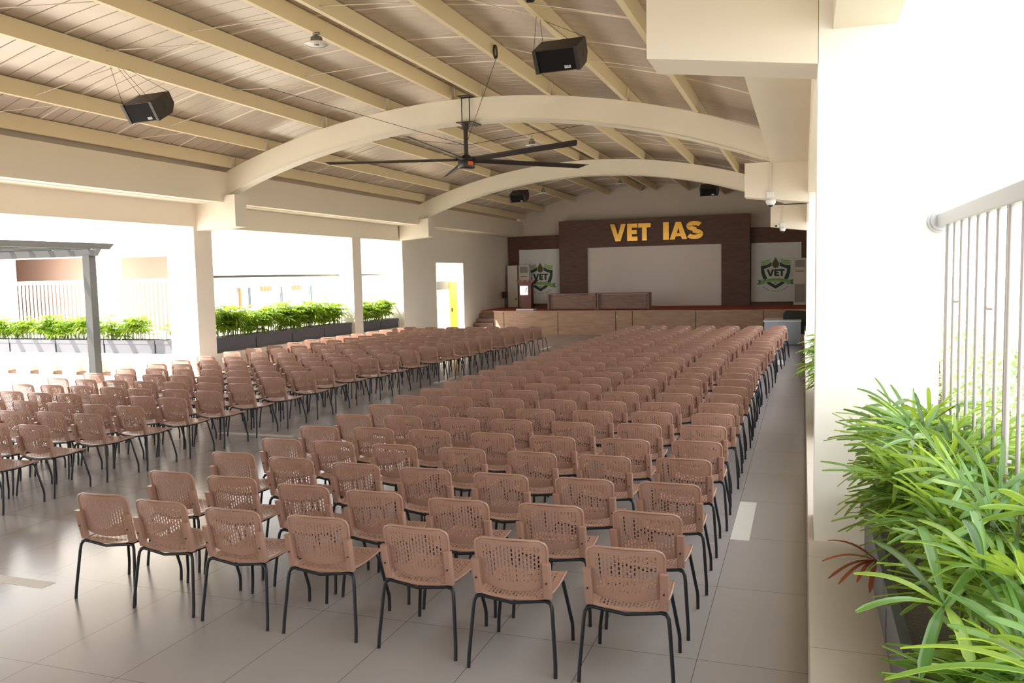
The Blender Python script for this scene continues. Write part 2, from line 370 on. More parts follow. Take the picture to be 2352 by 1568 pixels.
# purlins : C sections along the hall in each bay
PX = [-11.73, -10.83, -9.42, -7.95, -6.51, -5.9, -4.5, -3.05, -1.78]
PNAME = ['lowest', 'second lowest', 'third', 'fourth', 'fifth', 'sixth', 'seventh', 'eighth', 'rightmost']
BAYN = ['in the near bay, from the left edge beam', 'between the two curved beams, from the left edge beam', 'over the stage end, from the left edge beam']
for b, (y0, y1) in enumerate([(-2.9, 15.42), (15.44, 25.12), (25.14, 35.59)]):
    for i, x in enumerate(PX):
        z0 = ztop(x)+0.012; z1 = z0+DK-0.03; s = 0.075; t = 0.006
        mb = MB(); mb.box(x-t, x, y0, y1, z0, z1); mb.box(x-s, x-t, y0, y1, z0, z0+t); mb.box(x-s, x-t, y0, y1, z1-t, z1); mb.box(x-s, x-s+t, y0, y1, z0+t, z0+0.022)
        o = mb.build('purlin', MT['purlin'])
        tag(o, 'cream roof purlin, %s one %s' % (ORD[i], BAYN[b]), 'purlin', 'cream purlins under the roof sheet', 'structure')
        if y1 < 26:
            c = MB().prism([(y1-0.28, z0), (y1-0.16, z0), (y1-0.02, z1), (y1-0.14, z1)], 'x', x+0.001, x+0.008)
            c.build('cleat_plate', MT['arch'], o)
# sag rods between purlins
RODY = [7.6, 9.6, 12.4, 17.9, 20.9, 28.5]
for y in RODY:
    for i in range(len(PX)-1):
        xa, xb = PX[i]-0.0, PX[i+1]-0.07
        if PX[i+1]-PX[i] < 0.7: continue
        up = (i % 2 == 0); za = ztop(xa)+(0.20 if up else 0.06); zb_ = ztop(xb)+(0.06 if up else 0.20)
        o = MB().tube([(xa, y, za), (xb, y+0.55, zb_)], 0.008, 5).build('sag_rod', MT['rod'])
        tag(o, 'thin cream tie rod slanting between two roof purlins', 'tie rod', 'thin tie rods between the purlins')

# ------------------------------------------------------------------ stage
struct(MB().box(-11.70, 0.16, 31.2, 35.6, 0, 0.91).box(-12.55, -11.70, 32.05, 35.6, 0, 0.91), 'stage_base', MT['stagewood'], 'raised wooden stage across the end of the hall', 'stage')
sf = empty('stage_front_cladding', (-5.8, 31.18, 0), kind='structure', label='brown laminate cladding with upright grooves along the stage front', cat='cladding')
edges = [-11.68, -11.26, -9.03, -6.74, -6.10, -3.75, -1.36, 0.15]
for a, b in zip(edges[:-1], edges[1:]):
    MB().box(a+5.8+0.012, b+5.8-0.012, -0.02, 0.015, 0.0, 0.90).build('panel', MT['stagewood'], sf)
MB().box(-5.9, 5.95, -0.05, 0.02, 0.90, 0.935).build('nosing', MT['stagewood'], sf)
MB().box(-5.88, 5.95, 0.0, 0.018, 0.0, 0.90).build('backing', MT['groove'], sf)
MB().box(-0.93+0.02, -0.90+0.02, -0.04, -0.02, 0.66, 0.74).build('latch', MT['badge'], sf)
struct(MB().box(-11.68, 0.16, 31.2, 35.2, 0.91, 0.93).box(-12.55, -11.68, 32.05, 35.2, 0.91, 0.93), 'carpet', MT['carpet'], 'dull red carpet covering the stage floor', 'carpet')
st = MB()
for i in range(5): st.box(-12.55, -11.71, 30.5+0.31*i, 32.05, 0.155*i, 0.155*(i+1)-0.001)
struct(st, 'steps', MT['deskwood'], 'dark wooden steps rising to the stage by the left wall', 'steps')

# panelled back wall
fc = MB().box(-10.03, -8.80, 35.0, 35.4, 0.93, 4.62).box(-3.17, -2.05, 35.0, 35.4, 0.93, 4.62).box(-8.80, -3.17, 35.0, 35.4, 3.45, 4.62)
portal = fc.build('stage_portal', MT['maroon']); tag(portal, 'tall dark wood portal framing the screen and gold letters', 'stage portal')
tag(MB().box(-12.5, -10.03, 35.42, 35.58, 0.93, 4.06).build('wing_panel', MT['maroon']), 'dark wood wall panelling left of the stage portal', 'wall panel')
tag(MB().box(-2.05, 0.15, 35.42, 35.58, 0.93, 4.07).build('wing_panel', MT['maroon']), 'dark wood wall panelling right of the stage portal', 'wall panel')
tag(MB().box(-8.80, -3.17, 35.12, 35.17, 0.935, 3.45).build('projection_screen', MT['screen']), 'large blank pale screen inside the dark stage portal', 'screen')

# letters as polygons on a unit height (x, z)
GL = {
 'V': ([[(0, 1), (0.30, 1), (0.50, 0.36), (0.70, 1), (1.0, 1), (0.66, 0), (0.34, 0)]], 1.0),
 'E': ([[(0, 0), (0.62, 0), (0.62, 0.25), (0.29, 0.25), (0.29, 0.39), (0.58, 0.39), (0.58, 0.62), (0.29, 0.62), (0.29, 0.76), (0.62, 0.76), (0.62, 1), (0, 1)]], 0.62),
 'T': ([[(0.24, 0), (0.53, 0), (0.53, 0.75), (0.77, 0.75), (0.77, 1), (0, 1), (0, 0.75), (0.24, 0.75)]], 0.77),
 'I': ([[(0, 0), (0.29, 0), (0.29, 1), (0, 1)]], 0.29),
 'A': ([[(0, 0), (0.28, 0), (0.35, 0.18), (0.62, 0.18), (0.62, 0.36), (0.41, 0.36), (0.49, 0.66), (0.5, 0.99), (0.34, 0.99)],
        [(0.98, 0), (0.70, 0), (0.62, 0.18), (0.62, 0.36), (0.57, 0.36), (0.49, 0.66), (0.5, 0.99), (0.64, 0.99)]], 0.98),
}
def stroke_S():
    pts = []
    for i in range(15): a = math.radians(20+i*(250/14)); pts.append((0.42+0.27*math.cos(a)*1.12, 0.735+0.155*math.sin(a)))
    for i in range(15): a = math.radians(90-i*(250/14)); pts.append((0.42+0.29*math.cos(a)*1.12, 0.275+0.165*math.sin(a)))
    L_, R_ = [], []
    for i, p in enumerate(pts):
        a = pts[max(0, i-1)]; b = pts[min(len(pts)-1, i+1)]; dx, dz = b[0]-a[0], b[1]-a[1]; l = math.hypot(dx, dz) or 1
        L_.append((p[0]-dz/l*0.125, p[1]+dx/l*0.125)); R_.append((p[0]+dz/l*0.125, p[1]-dx/l*0.125))
    return L_, R_
def letter(mb, ch, x, z, h, y0, y1, sx=1.0):
    if ch == 'S':
        L_, R_ = stroke_S(); n = len(L_)
        for i in range(n-1):
            mb.prism([(x+p[0]*h*sx, z+p[1]*h) for p in (L_[i], R_[i], R_[i+1], L_[i+1])], 'y', y0, y1)
        return 0.85*h*sx
    for poly in GL[ch][0]: mb.prism([(x+p[0]*h*sx, z+p[1]*h) for p in poly], 'y', y0, y1)
    return GL[ch][1]*h*sx
for ch, x, wd in [('V', -7.76, 0.68), ('E', -7.03, 0.44), ('T', -6.56, 0.53), ('I', -5.52, 0.24), ('A', -5.25, 0.72), ('S', -4.56, 0.66)]:
    mb = MB(); wn = 0.85 if ch == 'S' else GL[ch][1]; letter(mb, ch, 0, 0, 0.72, -0.07, 0.0, wd/(wn*0.72))
    o = mb.build('letter', MT['gold'], loc=(x, 34.998, 3.68)); tag(o, 'large polished gold letter %s on the dark portal' % ch, 'letter', 'gold letters over the stage')

# white boards with the shield emblem
def shield(s):
    pts = [(-0.5, 0.36), (-0.25, 0.40), (0, 0.5), (0.25, 0.40), (0.5, 0.36), (0.5, 0.05), (0.42, -0.2), (0.25, -0.38), (0, -0.53), (-0.25, -0.38), (-0.42, -0.2), (-0.5, 0.05)]
    return [(p[0]*s, p[1]*s) for p in pts]
def emblem_board(x0, x1, z0, z1, cx, cz, label, w_):
    b = MB().box(x0-cx, x1-cx, -0.02, 0.02, z0-cz, z1-cz).build('emblem_board', MT['board'], loc=(cx, 35.398, cz)); tag(b, label, 'wall board')
    s = w_
    def ring(outer, inner, m, y, nm):
        n = len(outer); mb = MB(); v = [(p[0], y, p[1]) for p in outer]+[(p[0], y, p[1]) for p in inner]+[(p[0], y+0.006, p[1]) for p in outer]+[(p[0], y+0.006, p[1]) for p in inner]
        fs = []
        for i in range(n):
            j = (i+1) % n; fs += [(i, j, n+j, n+i), (i, 2*n+i, 2*n+j, j), (n+i, n+j, 3*n+j, 3*n+i)]
        mb.add(v, fs); return mb.build(nm, m, b)
    so_ = [(-0.5, 0.24), (-0.3, 0.27), (-0.13, 0.36), (0.13, 0.36), (0.3, 0.27), (0.5, 0.24), (0.49, 0.0), (0.42, -0.22), (0.28, -0.40), (0, -0.58), (-0.28, -0.40), (-0.42, -0.22), (-0.49, 0.0)]
    k = 0.11
    si_ = [(-0.5+k, 0.24-k), (-0.3, 0.27-k), (-0.13, 0.33-k*0.9), (0.13, 0.33-k*0.9), (0.3, 0.27-k), (0.5-k, 0.24-k), (0.48-k, 0.0), (0.40-k, -0.20), (0.24-k*0.5, -0.34), (0, -0.58+k*1.1), (-0.24+k*0.5, -0.34), (-0.40+k, -0.20), (-0.48+k, 0.0)]
    sc_ = lambda L_: [(p[0]*s, p[1]*s) for p in L_]
    ring(sc_(so_), sc_(si_), MT['dgreen'], -0.034, 'shield')
    ch = MB()
    for sg in (-1, 1):
        for q in range(3):
            zz = 0.27+0.055*q
            pts = [(sg*0.5*s, zz*s), (sg*0.5*s, (zz+0.042)*s), (sg*0.32*s, (zz+0.055)*s), (sg*0.17*s, (zz+0.115)*s), (sg*0.17*s, (zz+0.075)*s), (sg*0.32*s, (zz+0.012)*s)]
            ch.prism(pts, 'y', -0.034, -0.028)
    ch.build('green_bands', MT['lgreen'], b)
    dp = [(0, 0.54), (0.05, 0.44), (0.105, 0.35), (0.12, 0.28), (0.10, 0.21), (0.05, 0.165), (0, 0.155), (-0.05, 0.165), (-0.10, 0.21), (-0.12, 0.28), (-0.105, 0.35), (-0.05, 0.44)]
    MB().prism(sc_([(p[0]*1.18, (p[1]-0.3)*1.15+0.3) for p in dp]), 'y', -0.037, -0.03).build('drop_outline', MT['board'], b)
    MB().prism(sc_(dp), 'y', -0.042, -0.037).build('drop', MT['olive'], b)
    tx = MB(); x = -0.30*s
    for c, wd in (('V', 0.25), ('E', 0.16), ('T', 0.18)):
        x += letter(tx, c, x, -0.13*s, 0.24*s, -0.036, -0.03, wd/(GL[c][1]*0.24))+0.005*s
    tx.build('lettering', MT['dgreen'], b)
    rb = MB(); n = 14; up_ = []; lo = []
    for i in range(n+1):
        t = -1+2*i/n; z = -0.20-0.085*t*t; up_.append((t*0.50*s, z*s)); lo.append((t*0.50*s, (z-0.125)*s))
    for i in range(n): rb.prism([up_[i], up_[i+1], lo[i+1], lo[i]], 'y', -0.046, -0.038)
    rb.build('ribbon', MT['lgreen'], b)
    rt = MB()
    for sg in (-1, 1): rt.prism(sc_([(sg*0.36, -0.29), (sg*0.62, -0.25), (sg*0.57, -0.335), (sg*0.64, -0.43), (sg*0.38, -0.40)]), 'y', -0.037, -0.031)
    rt.build('ribbon_tails', MT['mgreen'], b)
    tiny = MB(); x = -0.06*s
    for c in 'IAS': x += letter(tiny, c, x, -0.40*s, 0.045*s, -0.036, -0.03)+0.006*s
    for i in range(17):
        if i in (5, 11): continue
        a = math.radians(-128+i*(76/16)); r = 0.66*s; px_, pz = r*math.cos(a), r*math.sin(a)+0.0*s
        tiny.prism([(px_-0.014*s, pz-0.012*s), (px_+0.014*s, pz-0.012*s), (px_+0.014*s, pz+0.012*s), (px_-0.014*s, pz+0.012*s)], 'y', -0.026, -0.021)
    for i in range(20):
        t = -0.85+1.7*i/19; z = (-0.245-0.085*t*t)*s; tiny.prism([(t*0.5*s-0.007*s, z-0.018*s), (t*0.5*s+0.007*s, z-0.018*s), (t*0.5*s+0.007*s, z+0.018*s), (t*0.5*s-0.007*s, z+0.018*s)], 'y', -0.05, -0.046)
    tiny.build('small_lettering', MT['dgreen'], b)
emblem_board(-12.0, -10.06, 1.06, 3.46, -11.02, 2.26, 'white board with green VET shield left of the portal, behind the lectern', 1.14)
emblem_board(-2.02, -0.09, 1.06, 3.44, -1.07, 2.24, 'white board with green VET shield right of the portal', 1.14)

# floor-standing air conditioners
def aircon(loc, label):
    r = empty('air_conditioner', loc, label=label, cat='air conditioner')
    MB().box(-0.24, 0.24, -0.16, 0.16, 0, 1.86).build('cabinet', MT['acw'], r, bevel=0.02)
    g = MB(); g.box(-0.18, 0.18, -0.175, -0.16, 1.50, 1.78)
    for i in range(7): g.box(-0.18, 0.18, -0.182, -0.175, 1.52+i*0.038, 1.532+i*0.038)
    g.build('air_outlet', MT['acg'], r)
    MB().box(-0.16, 0.16, -0.168, -0.16, 1.33, 1.355).build('display_panel', MT['dark'], r)
    g = MB(); g.box(-0.19, 0.19, -0.172, -0.16, 0.12, 0.84)
    for i in range(18): g.box(-0.19, 0.19, -0.178, -0.172, 0.14+i*0.038, 0.15+i*0.038)
    g.build('intake_grille', MT['acg'], r)
aircon((-11.58, 34.9, 0.93), 'white floor standing air conditioner behind the lectern')
aircon((-0.14, 34.95, 0.93), 'white floor standing air conditioner at the right end of the stage')
o = MB().box(-0.26, 0.2, -0.12, 0.12, 0, 1.84).build('cabinet_box', MT['acw'], loc=(-12.12, 34.95, 0.93), bevel=0.015); tag(o, 'plain cream upright cabinet beside the left air conditioner', 'cabinet')
MB().box(0.09, 0.14, -0.135, -0.12, 0.32, 0.40).build('label_sticker', MT['olive'], o)

# lectern
lc = empty('lectern', (-10.45, 31.75, 0.93), label='dark red wooden lectern with a white sign on the stage', cat='lectern')
MB().box(-0.42, 0.30, -0.22, 0.22, 0, 0.06).build('base', MT['badge'], lc)
MB().prism([(-0.20, 0.06), (0.20, 0.06), (0.21, 1.05), (-0.25, 1.05)], 'y', -0.16, 0.16).build('body', MT['podium'], lc)
MB().prism([(-0.24, 1.05), (0.24, 1.05), (0.42, 1.22), (-0.42, 1.22)], 'y', -0.24, 0.24).build('top', MT['podium'], lc)
sg = MB().box(-0.24, 0.08, -0.20, -0.165, 0.62, 0.98).build('sign_panel', MT['sign'], lc)
MB().prism([(-0.04, 0.72), (-0.01, 0.72), (0.03, 0.86), (0.04, 0.72), (0.06, 0.72), (0.045, 0.92), (0.02, 0.92)], 'y', -0.204, -0.20).build('sign_mark', MT['grey'], sg)
MB().tube([(0.2, 0, 1.22), (0.22, -0.02, 1.45), (0.19, -0.1, 1.56)], 0.008, 6).build('microphone', MT['dark'], lc)
for x in (-0.12, 0.1): MB().lathe([(0, 0.03), (0.02, 0.02), (0.02, 0), (0, 0)], (x, -0.25, 1.17), 10).build('knob', MT['badge'], lc)

def desk(loc, wd, label):
    r = empty('stage_table', loc, label=label, cat='table', group='wooden tables on the stage')
    MB().box(-wd/2, wd/2, -0.3, 0.35, 0.60, 0.64).build('tabletop', MT['deskwood'], r, bevel=0.004)
    for sx in (-1, 1): MB().box(sx*(wd/2-0.03)-0.03, sx*(wd/2-0.03)+0.03, -0.27, 0.33, 0, 0.60).build('side_panel', MT['deskwood'], r)
    MB().box(-wd/2+0.06, wd/2-0.06, -0.16, -0.12, 0.02, 0.58).build('front_panel', MT['deskwood'], r)
desk((-8.72, 32.35, 0.93), 2.0, 'left of the two dark wooden tables on the stage')
desk((-6.66, 32.35, 0.93), 2.06, 'right of the two dark wooden tables, in front of the screen')

# small pa speaker on a stand by the wall
s_ = empty('speaker_stand', (-12.33, 34.3, 0.93), label='small dark speaker on a stand by the left stage wall', cat='speaker')
MB().box(-0.1, 0.1, -0.1, 0.1, 0.42, 0.70).build('speaker_box', MT['spkside'], s_)
MB().tube([(0, 0, 0), (0, 0, 0.42)], 0.015, 8).build('stand', MT['dark'], s_)
tag(MB().box(0, 0.02, -0.05, 0.05, -0.05, 0.05).build('wall_socket', MT['badge'], loc=(-12.569, 34.0, 1.35)), 'small white wall socket above the stage by the left wall', 'socket')

# reception desk and dark sofa-chair in front of the stage, right
r = empty('office_desk', (-0.62, 27.45, 0), label='pale grey office desk with white top at the right below the stage', cat='desk')
MB().box(-0.57, 0.56, -0.32, 0.30, 0.735, 0.77).box(-0.57, 0.0, 0.30, 1.2, 0.735, 0.77).build('desktop', MT['desktop'], r, bevel=0.004)
MB().box(-0.53, 0.55, -0.28, -0.25, 0.02, 0.735).build('front_panel', MT['deskblue'], r)
MB().box(-0.53, -0.50, -0.25, 1.15, 0.02, 0.735).build('side_panel', MT['deskblue'], r)
MB().box(-0.53, 0.55, -0.29, -0.25, 0, 0.02).build('base_trim', MT['dark'], r)
r = empty('armchair', (-0.22, 28.9, 0), label='dark brown armchair behind the grey office desk', cat='chair')
MB().prism([(-0.42, 0.35), (0.36, 0.35), (0.36, 0.98), (-0.30, 1.02), (-0.40, 0.92)], 'y', -0.35, -0.16).build('backrest', MT['dark'], r, bevel=0.04)
MB().box(-0.38, 0.34, -0.16, 0.38, 0.22, 0.46).build('seat', MT['dark'], r, bevel=0.04)
for sx in (-0.38, 0.34):
    for sy in (-0.3, 0.3): MB().tube([(sx*0.9, sy, 0), (sx*0.9, sy, 0.24)], 0.025, 8).build('leg', MT['dark'], r)
# ------------------------------------------------------------------ ceiling fan
HZ = 4.60
fn = empty('ceiling_fan', (-6.2, 15.2, HZ), label='huge black five bladed fan hanging from the first curved beam', cat='ceiling fan')
zb, zt = zbot(-6.2)-HZ, ztop(-6.2)-HZ
mb = MB(); mb.box(-0.17, 0.17, -0.06, 0.42, zb-0.03, zb-0.012); mb.box(-0.13, 0.13, -0.06, 0.42, zt+0.012, zt+0.03)
for x in (-0.09, 0.07):
    for y in (0.05, 0.39): mb.tube([(x, y, zb-0.05), (x, y, zt+0.05)], 0.010, 6)
mb.build('mounting_clamp', MT['fan'], fn)
MB().tube([(0, 0, 0.05), (0, 0, zb-0.01)], 0.042, 12).tube([(0, 0, zb-0.16), (0, 0, zb-0.01)], 0.062, 12).build('downrod', MT['fan'], fn)
hub = MB().lathe([(0, -0.17), (0.15, -0.17), (0.165, -0.15), (0.165, -0.02), (0.15, 0.0), (0.21, 0.01), (0.21, 0.035), (0.10, 0.05), (0.06, 0.09), (0, 0.09)], n=28).build('motor_hub', MT['fan'], fn)
mb = MB()
for k in range(7):
    a0, a1 = math.radians(-56+k*5.5), math.radians(-56+(k+1)*5.5)
    mb.add([(0.168*math.cos(a), 0.168*math.sin(a), z) for z in (-0.12, -0.045) for a in (a0, a1)], [(0, 1, 3, 2)])
mb.build('orange_label', MT['orange'], hub)
for k in range(5):
    a = math.radians((-24, 48, 122, 197, 273)[k])
    R0, R1, cw = 0.16, 2.72, 0.105; pc, ps = math.cos(math.radians(28)), math.sin(math.radians(28))
    ca, sa = math.cos(a), math.sin(a); v = []; fs = []; ns = 14
    for i in range(ns+1):
        r_ = R0+(R1-R0)*i/ns; dz = 0.0
        prof = [(-cw, -0.030), (-cw*0.3, 0.018), (cw*0.4, 0.022), (cw, 0.012), (cw*0.4, 0.006), (-cw*0.3, -0.002)]
        if i == ns: r_s = [R1+0.10, R1+0.05, R1, R1-0.06, R1, R1+0.05]
        else: r_s = [r_]*6
        for (w0, z0_), rr in zip(prof, r_s):
            w_ = w0*pc+z0_*ps; z_ = z0_*pc-w0*ps; v.append((rr*ca-w_*sa, rr*sa+w_*ca, z_+dz))
    for i in range(ns):
        for j in range(6): fs.append((i*6+j, i*6+(j+1) % 6, (i+1)*6+(j+1) % 6, (i+1)*6+j))
    fs += [tuple(range(6)), tuple(range(ns*6, ns*6+6))]
    MB().add(v, fs).build('blade', MT['fan'], fn)
for p in [(-2.6, -2.6, ztop(-8.8)-HZ+0.1), (1.75, -2.9, ztop(-4.5)-HZ+0.05), (2.9, 2.2, ztop(-3.1)-HZ+0.1), (-3.1, 1.6, ztop(-9.3)-HZ+0.05)]:
    MB().tube([(0, 0, 0.28), p], 0.005, 5).build('guy_wire', MT['rope'], fn)

# ------------------------------------------------------------------ hanging loudspeakers
def text_obj(s, size, m, parent, loc, rot, ext=0.001, off=0.0):
    c = bpy.data.curves.new('txt', 'FONT'); c.body = s; c.size = size; c.extrude = ext; c.offset = off; c.align_x = 'CENTER'; c.align_y = 'CENTER'
    o = bpy.data.objects.new('txt', c); col.objects.link(o); bpy.context.view_layer.update()
    me = bpy.data.meshes.new_from_object(o.evaluated_get(bpy.context.evaluated_depsgraph_get()))
    bpy.data.objects.remove(o); me.materials.clear(); me.materials.append(m)
    q = bpy.data.objects.new('lettering', me); col.objects.link(q); q.parent = parent; q.location = loc; q.rotation_euler = rot
    return q
def loudspeaker(loc, px_, tilt, rz, label, s=1.0):
    r = empty('loudspeaker', loc, rz, label=label, cat='loudspeaker')
    T = Matrix.Rotation(math.radians(tilt), 4, 'X')
    def part(mb, name, m, parent=r, bevel=0):
        mb.v = [tuple((T @ Vector(v))*s) for v in mb.v]; return mb.build(name, m, parent, bevel=bevel)
    body = MB().prism([(-0.2, -0.14), (-0.2, 0.14), (0.19, 0.14), (0.19, -0.04), (0.08, -0.14)], 'x', -0.285, 0.285)
    bd = part(body, 'cabinet', MT['spkside'], bevel=0.006)
    g = MB().box(-0.235, 0.235, -0.212, -0.2, -0.125, 0.125)
    gr = part(g, 'grille', MT['spk'])
    for sx in (-1, 1): part(MB().box(sx*0.262-0.024, sx*0.262+0.024, -0.222, -0.2, -0.14, 0.14), 'side_rail', MT['spkside'])
    for sx in (-1, 1): part(MB().prism([(-0.02, -0.05), (0.03, 0.0), (0.03, 0.05), (-0.02, 0.02)], 'x', sx*0.2835, sx*0.287), 'handle_recess', MT['dark'])
    bq = part(MB().box(0.09, 0.17, -0.2145, -0.212, -0.105, -0.072), 'badge', MT['badge'])
    q = text_obj('TOPE', 0.028*s, MT['dark'], r, tuple((T @ Vector((0.13, -0.2155, -0.0885)))*s), (PI/2+math.radians(tilt), 0, 0), 0.0005)
    # suspension wires up to the purlin
    zp = ztop(px_)+0.04-loc[2]; inv = Matrix.Rotation(-rz, 4, 'Z'); dx = (inv @ Vector((px_-loc[0], 0, 0)))
    for sx in (-1, 1):
        for sy in (-1, 1):
            a = (T @ Vector((sx*0.27, sy*0.185, 0.14)))*s
            b = Vector((dx.x-0.03, dx.y+sy*0.06+sx*0.10, zp))
            MB().tube([a, a.lerp(b, 0.16), b], [0.004, 0.003, 0.003], 5).build('suspension_wire', MT['rope'], r)
    return r
loudspeaker((-8.92, 9.85, 4.87), -9.42, 32, math.radians(-4), 'black loudspeaker hanging at the upper left under the roof')
loudspeaker((-2.83, 10.1, 5.03), -3.05, 30, math.radians(-3), 'black loudspeaker hanging at the top centre, largest of the four')
loudspeaker((-9.2, 27.3, 5.04), -9.42, 30, math.radians(-4), 'small far loudspeaker hanging left of the stage under the roof')
loudspeaker((-2.95, 28.4, 5.02), -3.05, 25, math.radians(-3), 'small far loudspeaker at the right above the stage portal')
# coil of cable on a purlin, and cable bundle
def coil(loc, r_, label, n=3, th=0.006):
    mb = MB()
    for k in range(n): mb.tube([(0.012*k, r_*(0.6+0.05*k)*math.cos(a*PI/8), r_*math.sin(a*PI/8)) for a in range(17)], th, 5, cap=False)
    o = mb.build('cable_coil', MT['rope'], loc=loc); return tag(o, label, 'cable')
coil((-4.47, 12.2, ztop(-4.5)+0.05), 0.10, 'loop of cable tied on a roof purlin, left of the big loudspeaker')
coil((-2.98, 9.25, ztop(-3.05)+0.06), 0.09, 'bunch of black cable on the purlin above the largest loudspeaker', 6, 0.012)

# high-bay lamps
def lamp(loc, label):
    r = empty('high_bay_lamp', loc, label=label, cat='lamp', group='round white high bay lamps')
    MB().lathe([(0.07, 0.045), (0.12, 0.03), (0.165, 0.012), (0.17, 0), (0.165, -0.008), (0.155, -0.008)], n=28).build('reflector_rim', MT['lampw'], r)
    MB().lathe([(0, 0.0), (0.155, -0.004), (0.155, 0.002), (0, 0.006)], n=28).build('lens', MT['lampw'], r)
    MB().lathe([(0, -0.012), (0.035, -0.010), (0.04, 0), (0, 0)], n=16).build('centre_cap', MT['lampg'], r)
    mb = MB().lathe([(0.075, 0.045), (0.075, 0.10), (0.05, 0.115), (0, 0.115)], n=20)
    for k in range(10):
        a = k*PI/5; mb.tube([(0.08*math.cos(a), 0.08*math.sin(a), 0.04), (0.075*math.cos(a), 0.075*math.sin(a), 0.10)], 0.005, 4)
    mb.build('heat_sink', MT['lampg'], r)
    z2 = ztop(loc[0]+0.02)+0.02-loc[2]
    MB().tube([(0, 0, 0.11), (0, 0, max(0.14, z2))], 0.008, 6).tube([(-0.05, 0, 0.15), (0.05, 0, 0.15)], 0.02, 6).build('hanger', MT['lampg'], r)
lamp((-6.49, 10.45, 5.64), 'round white high bay lamp at the top, nearest of the roof lamps')
lamp((-6.42, 20.1, 5.56), 'round white high bay lamp behind the fan blade')
lamp((-6.35, 30.4, 5.58), 'round white high bay lamp over the stage end, right of the other far lamp')
lamp((-8.75, 28.6, 5.22), 'round white high bay lamp over the stage end, beside the small left loudspeaker')

# conduit, junction box and dome cameras on the brackets
def camera_set(x, y, zt_, zb_, label, bullet=False):
    o = MB().box(x-0.02, x+0.02, y-0.022, y, zb_+0.17, zt_).build('cable_trunking', MT['acw']); tag(o, 'white cable trunking down the %s bracket' % label, 'cable trunking')
    o = MB().box(x-0.06, x+0.06, y-0.05, y, zb_+0.06, zb_+0.17).build('junction_box', MT['badge'], bevel=0.008); tag(o, 'white junction box on the %s bracket' % label, 'junction box')
    r = empty('dome_camera', (x+0.01, y-0.0, zb_-0.03), label='white dome camera under the %s bracket' % label, cat='security camera')
    MB().lathe([(0, 0.06), (0.085, 0.06), (0.085, 0.02), (0.075, -0.01), (0.05, -0.04), (0, -0.05)], n=20).build('housing', MT['badge'], r)
    MB().lathe([(0.0, -0.075), (0.028, -0.068), (0.045, -0.04), (0.02, -0.03)], (0, -0.015, 0), 16).build('lens_dome', MT['dark'], r)
    if bullet:
        r = empty('bullet_camera', (x-0.13, y-0.02, zb_+0.08), label='small bullet camera beside the junction box on the far bracket', cat='security camera')
        MB().tube([(0, 0.02, 0), (-0.03, -0.12, 0)], 0.04, 12).build('housing', MT['badge'], r)
        MB().tube([(-0.03, -0.12, 0), (-0.032, -0.127, 0)], 0.03, 12).build('lens', MT['dark'], r)
camera_set(-0.56, 15.35, 4.22, 3.54, 'middle')
camera_set(-0.58, 25.0, 4.17, 3.50, 'far', True)

# ------------------------------------------------------------------ railings
def railing(name, a, b, ztop_, z0, m_rail, m_bal, label, pitch=0.11, post=6, rr=0.011, rh=0.085, rw=0.05, flange=False, pr=0.022):
    a = Vector(a); b = Vector(b); L_ = (b-a).length; d = (b-a)/L_; ang = math.atan2(d.y, d.x)
    r = empty(name, (a.x, a.y, 0), ang, label=label, cat='railing')
    MB().box(0, L_, -rw/2, rw/2, ztop_-rh, ztop_).build('top_rail', m_rail, r, bevel=0.006)
    n = int(L_/pitch)
    for i in range(n):
        x = 0.12+(0.16 if flange else 0)+i*pitch
        if x > L_-0.03: break
        q = pr if (post and i % post == 0) else rr
        if i < 95:
            MB().tube([(x, 0, z0), (x, 0, ztop_-rh+0.002)], q, 8 if q > 0.015 else 6).build('post' if q > 0.015 else 'baluster', m_bal, r)
    if flange: MB().tube([(-0.005, 0, ztop_-rh/2), (0.02, 0, ztop_-rh/2)], 0.075, 24).tube([(0.02, 0, ztop_-rh/2), (0.035, 0, ztop_-rh/2)], 0.06, 24).build('wall_flange', m_rail, r)
    return r
rl = railing('railing', (0.775, 5.6), (0.775, -2.0), 2.66, 0.6, MT['steel'], MT['bal'], 'grey handrail with thin upright bars at the right foreground', 0.217, 7, 0.0085, 0.075, 0.05, True, 0.014)
for i in range(1, 14, 2):
    MB().tube([(0.28+i*0.217, 0.024, 2.16 if i % 4 == 1 else 1.55), (0.28+i*0.217, 0.0, 2.16 if i % 4 == 1 else 1.55)], 0.011, 8).build('spacer_knob', MT['bal'], rl)
railing('railing', (0.8, 6.2), (0.8, 15.3), 2.62, 0.6, MT['steel'], MT['bal'], 'grey railing between the first two right columns', 0.118, 7, 0.0085, 0.075, 0.05)
railing('railing', (-13.45, 15.75), (-13.45, 26.0), 2.49, 0.0, MT['darkrail'], MT['whiterail'], 'dark topped railing with white bars behind the left hedge planters', 0.13, 0, 0.005, 0.06, 0.06)
railing('railing', (-14.15, 16.95), (-23.0, 16.95), 2.45, 0.6, MT['whiterail'], MT['whiterail'], 'white railing across the sunny yard behind the far left planters', 0.135, 0, 0.028, 0.10, 0.08)

# ------------------------------------------------------------------ courtyard
bw = MB(); bw.box(-24, -13.9, 16.3, 17.3, 0.40, 0.6); bw.box(-24, -13.9, 16.85, 17.0, -0.01, 0.40)
x = -23.6
while x < -13.9: bw.box(x-0.07, x+0.07, 16.34, 16.85, -0.01, 0.40); x += 0.80
struct(bw, 'planter_bench', MT['out'], 'white ledge on short piers carrying the sunlit planters in the yard', 'ledge')
bb = MB().box(-24, -13.9, 16.65, 16.85, -0.01, 0.06); struct(bb, 'ledge_skirting', MT['deskwood'], 'brown skirting strip at the back of the ledge recesses', 'skirting')
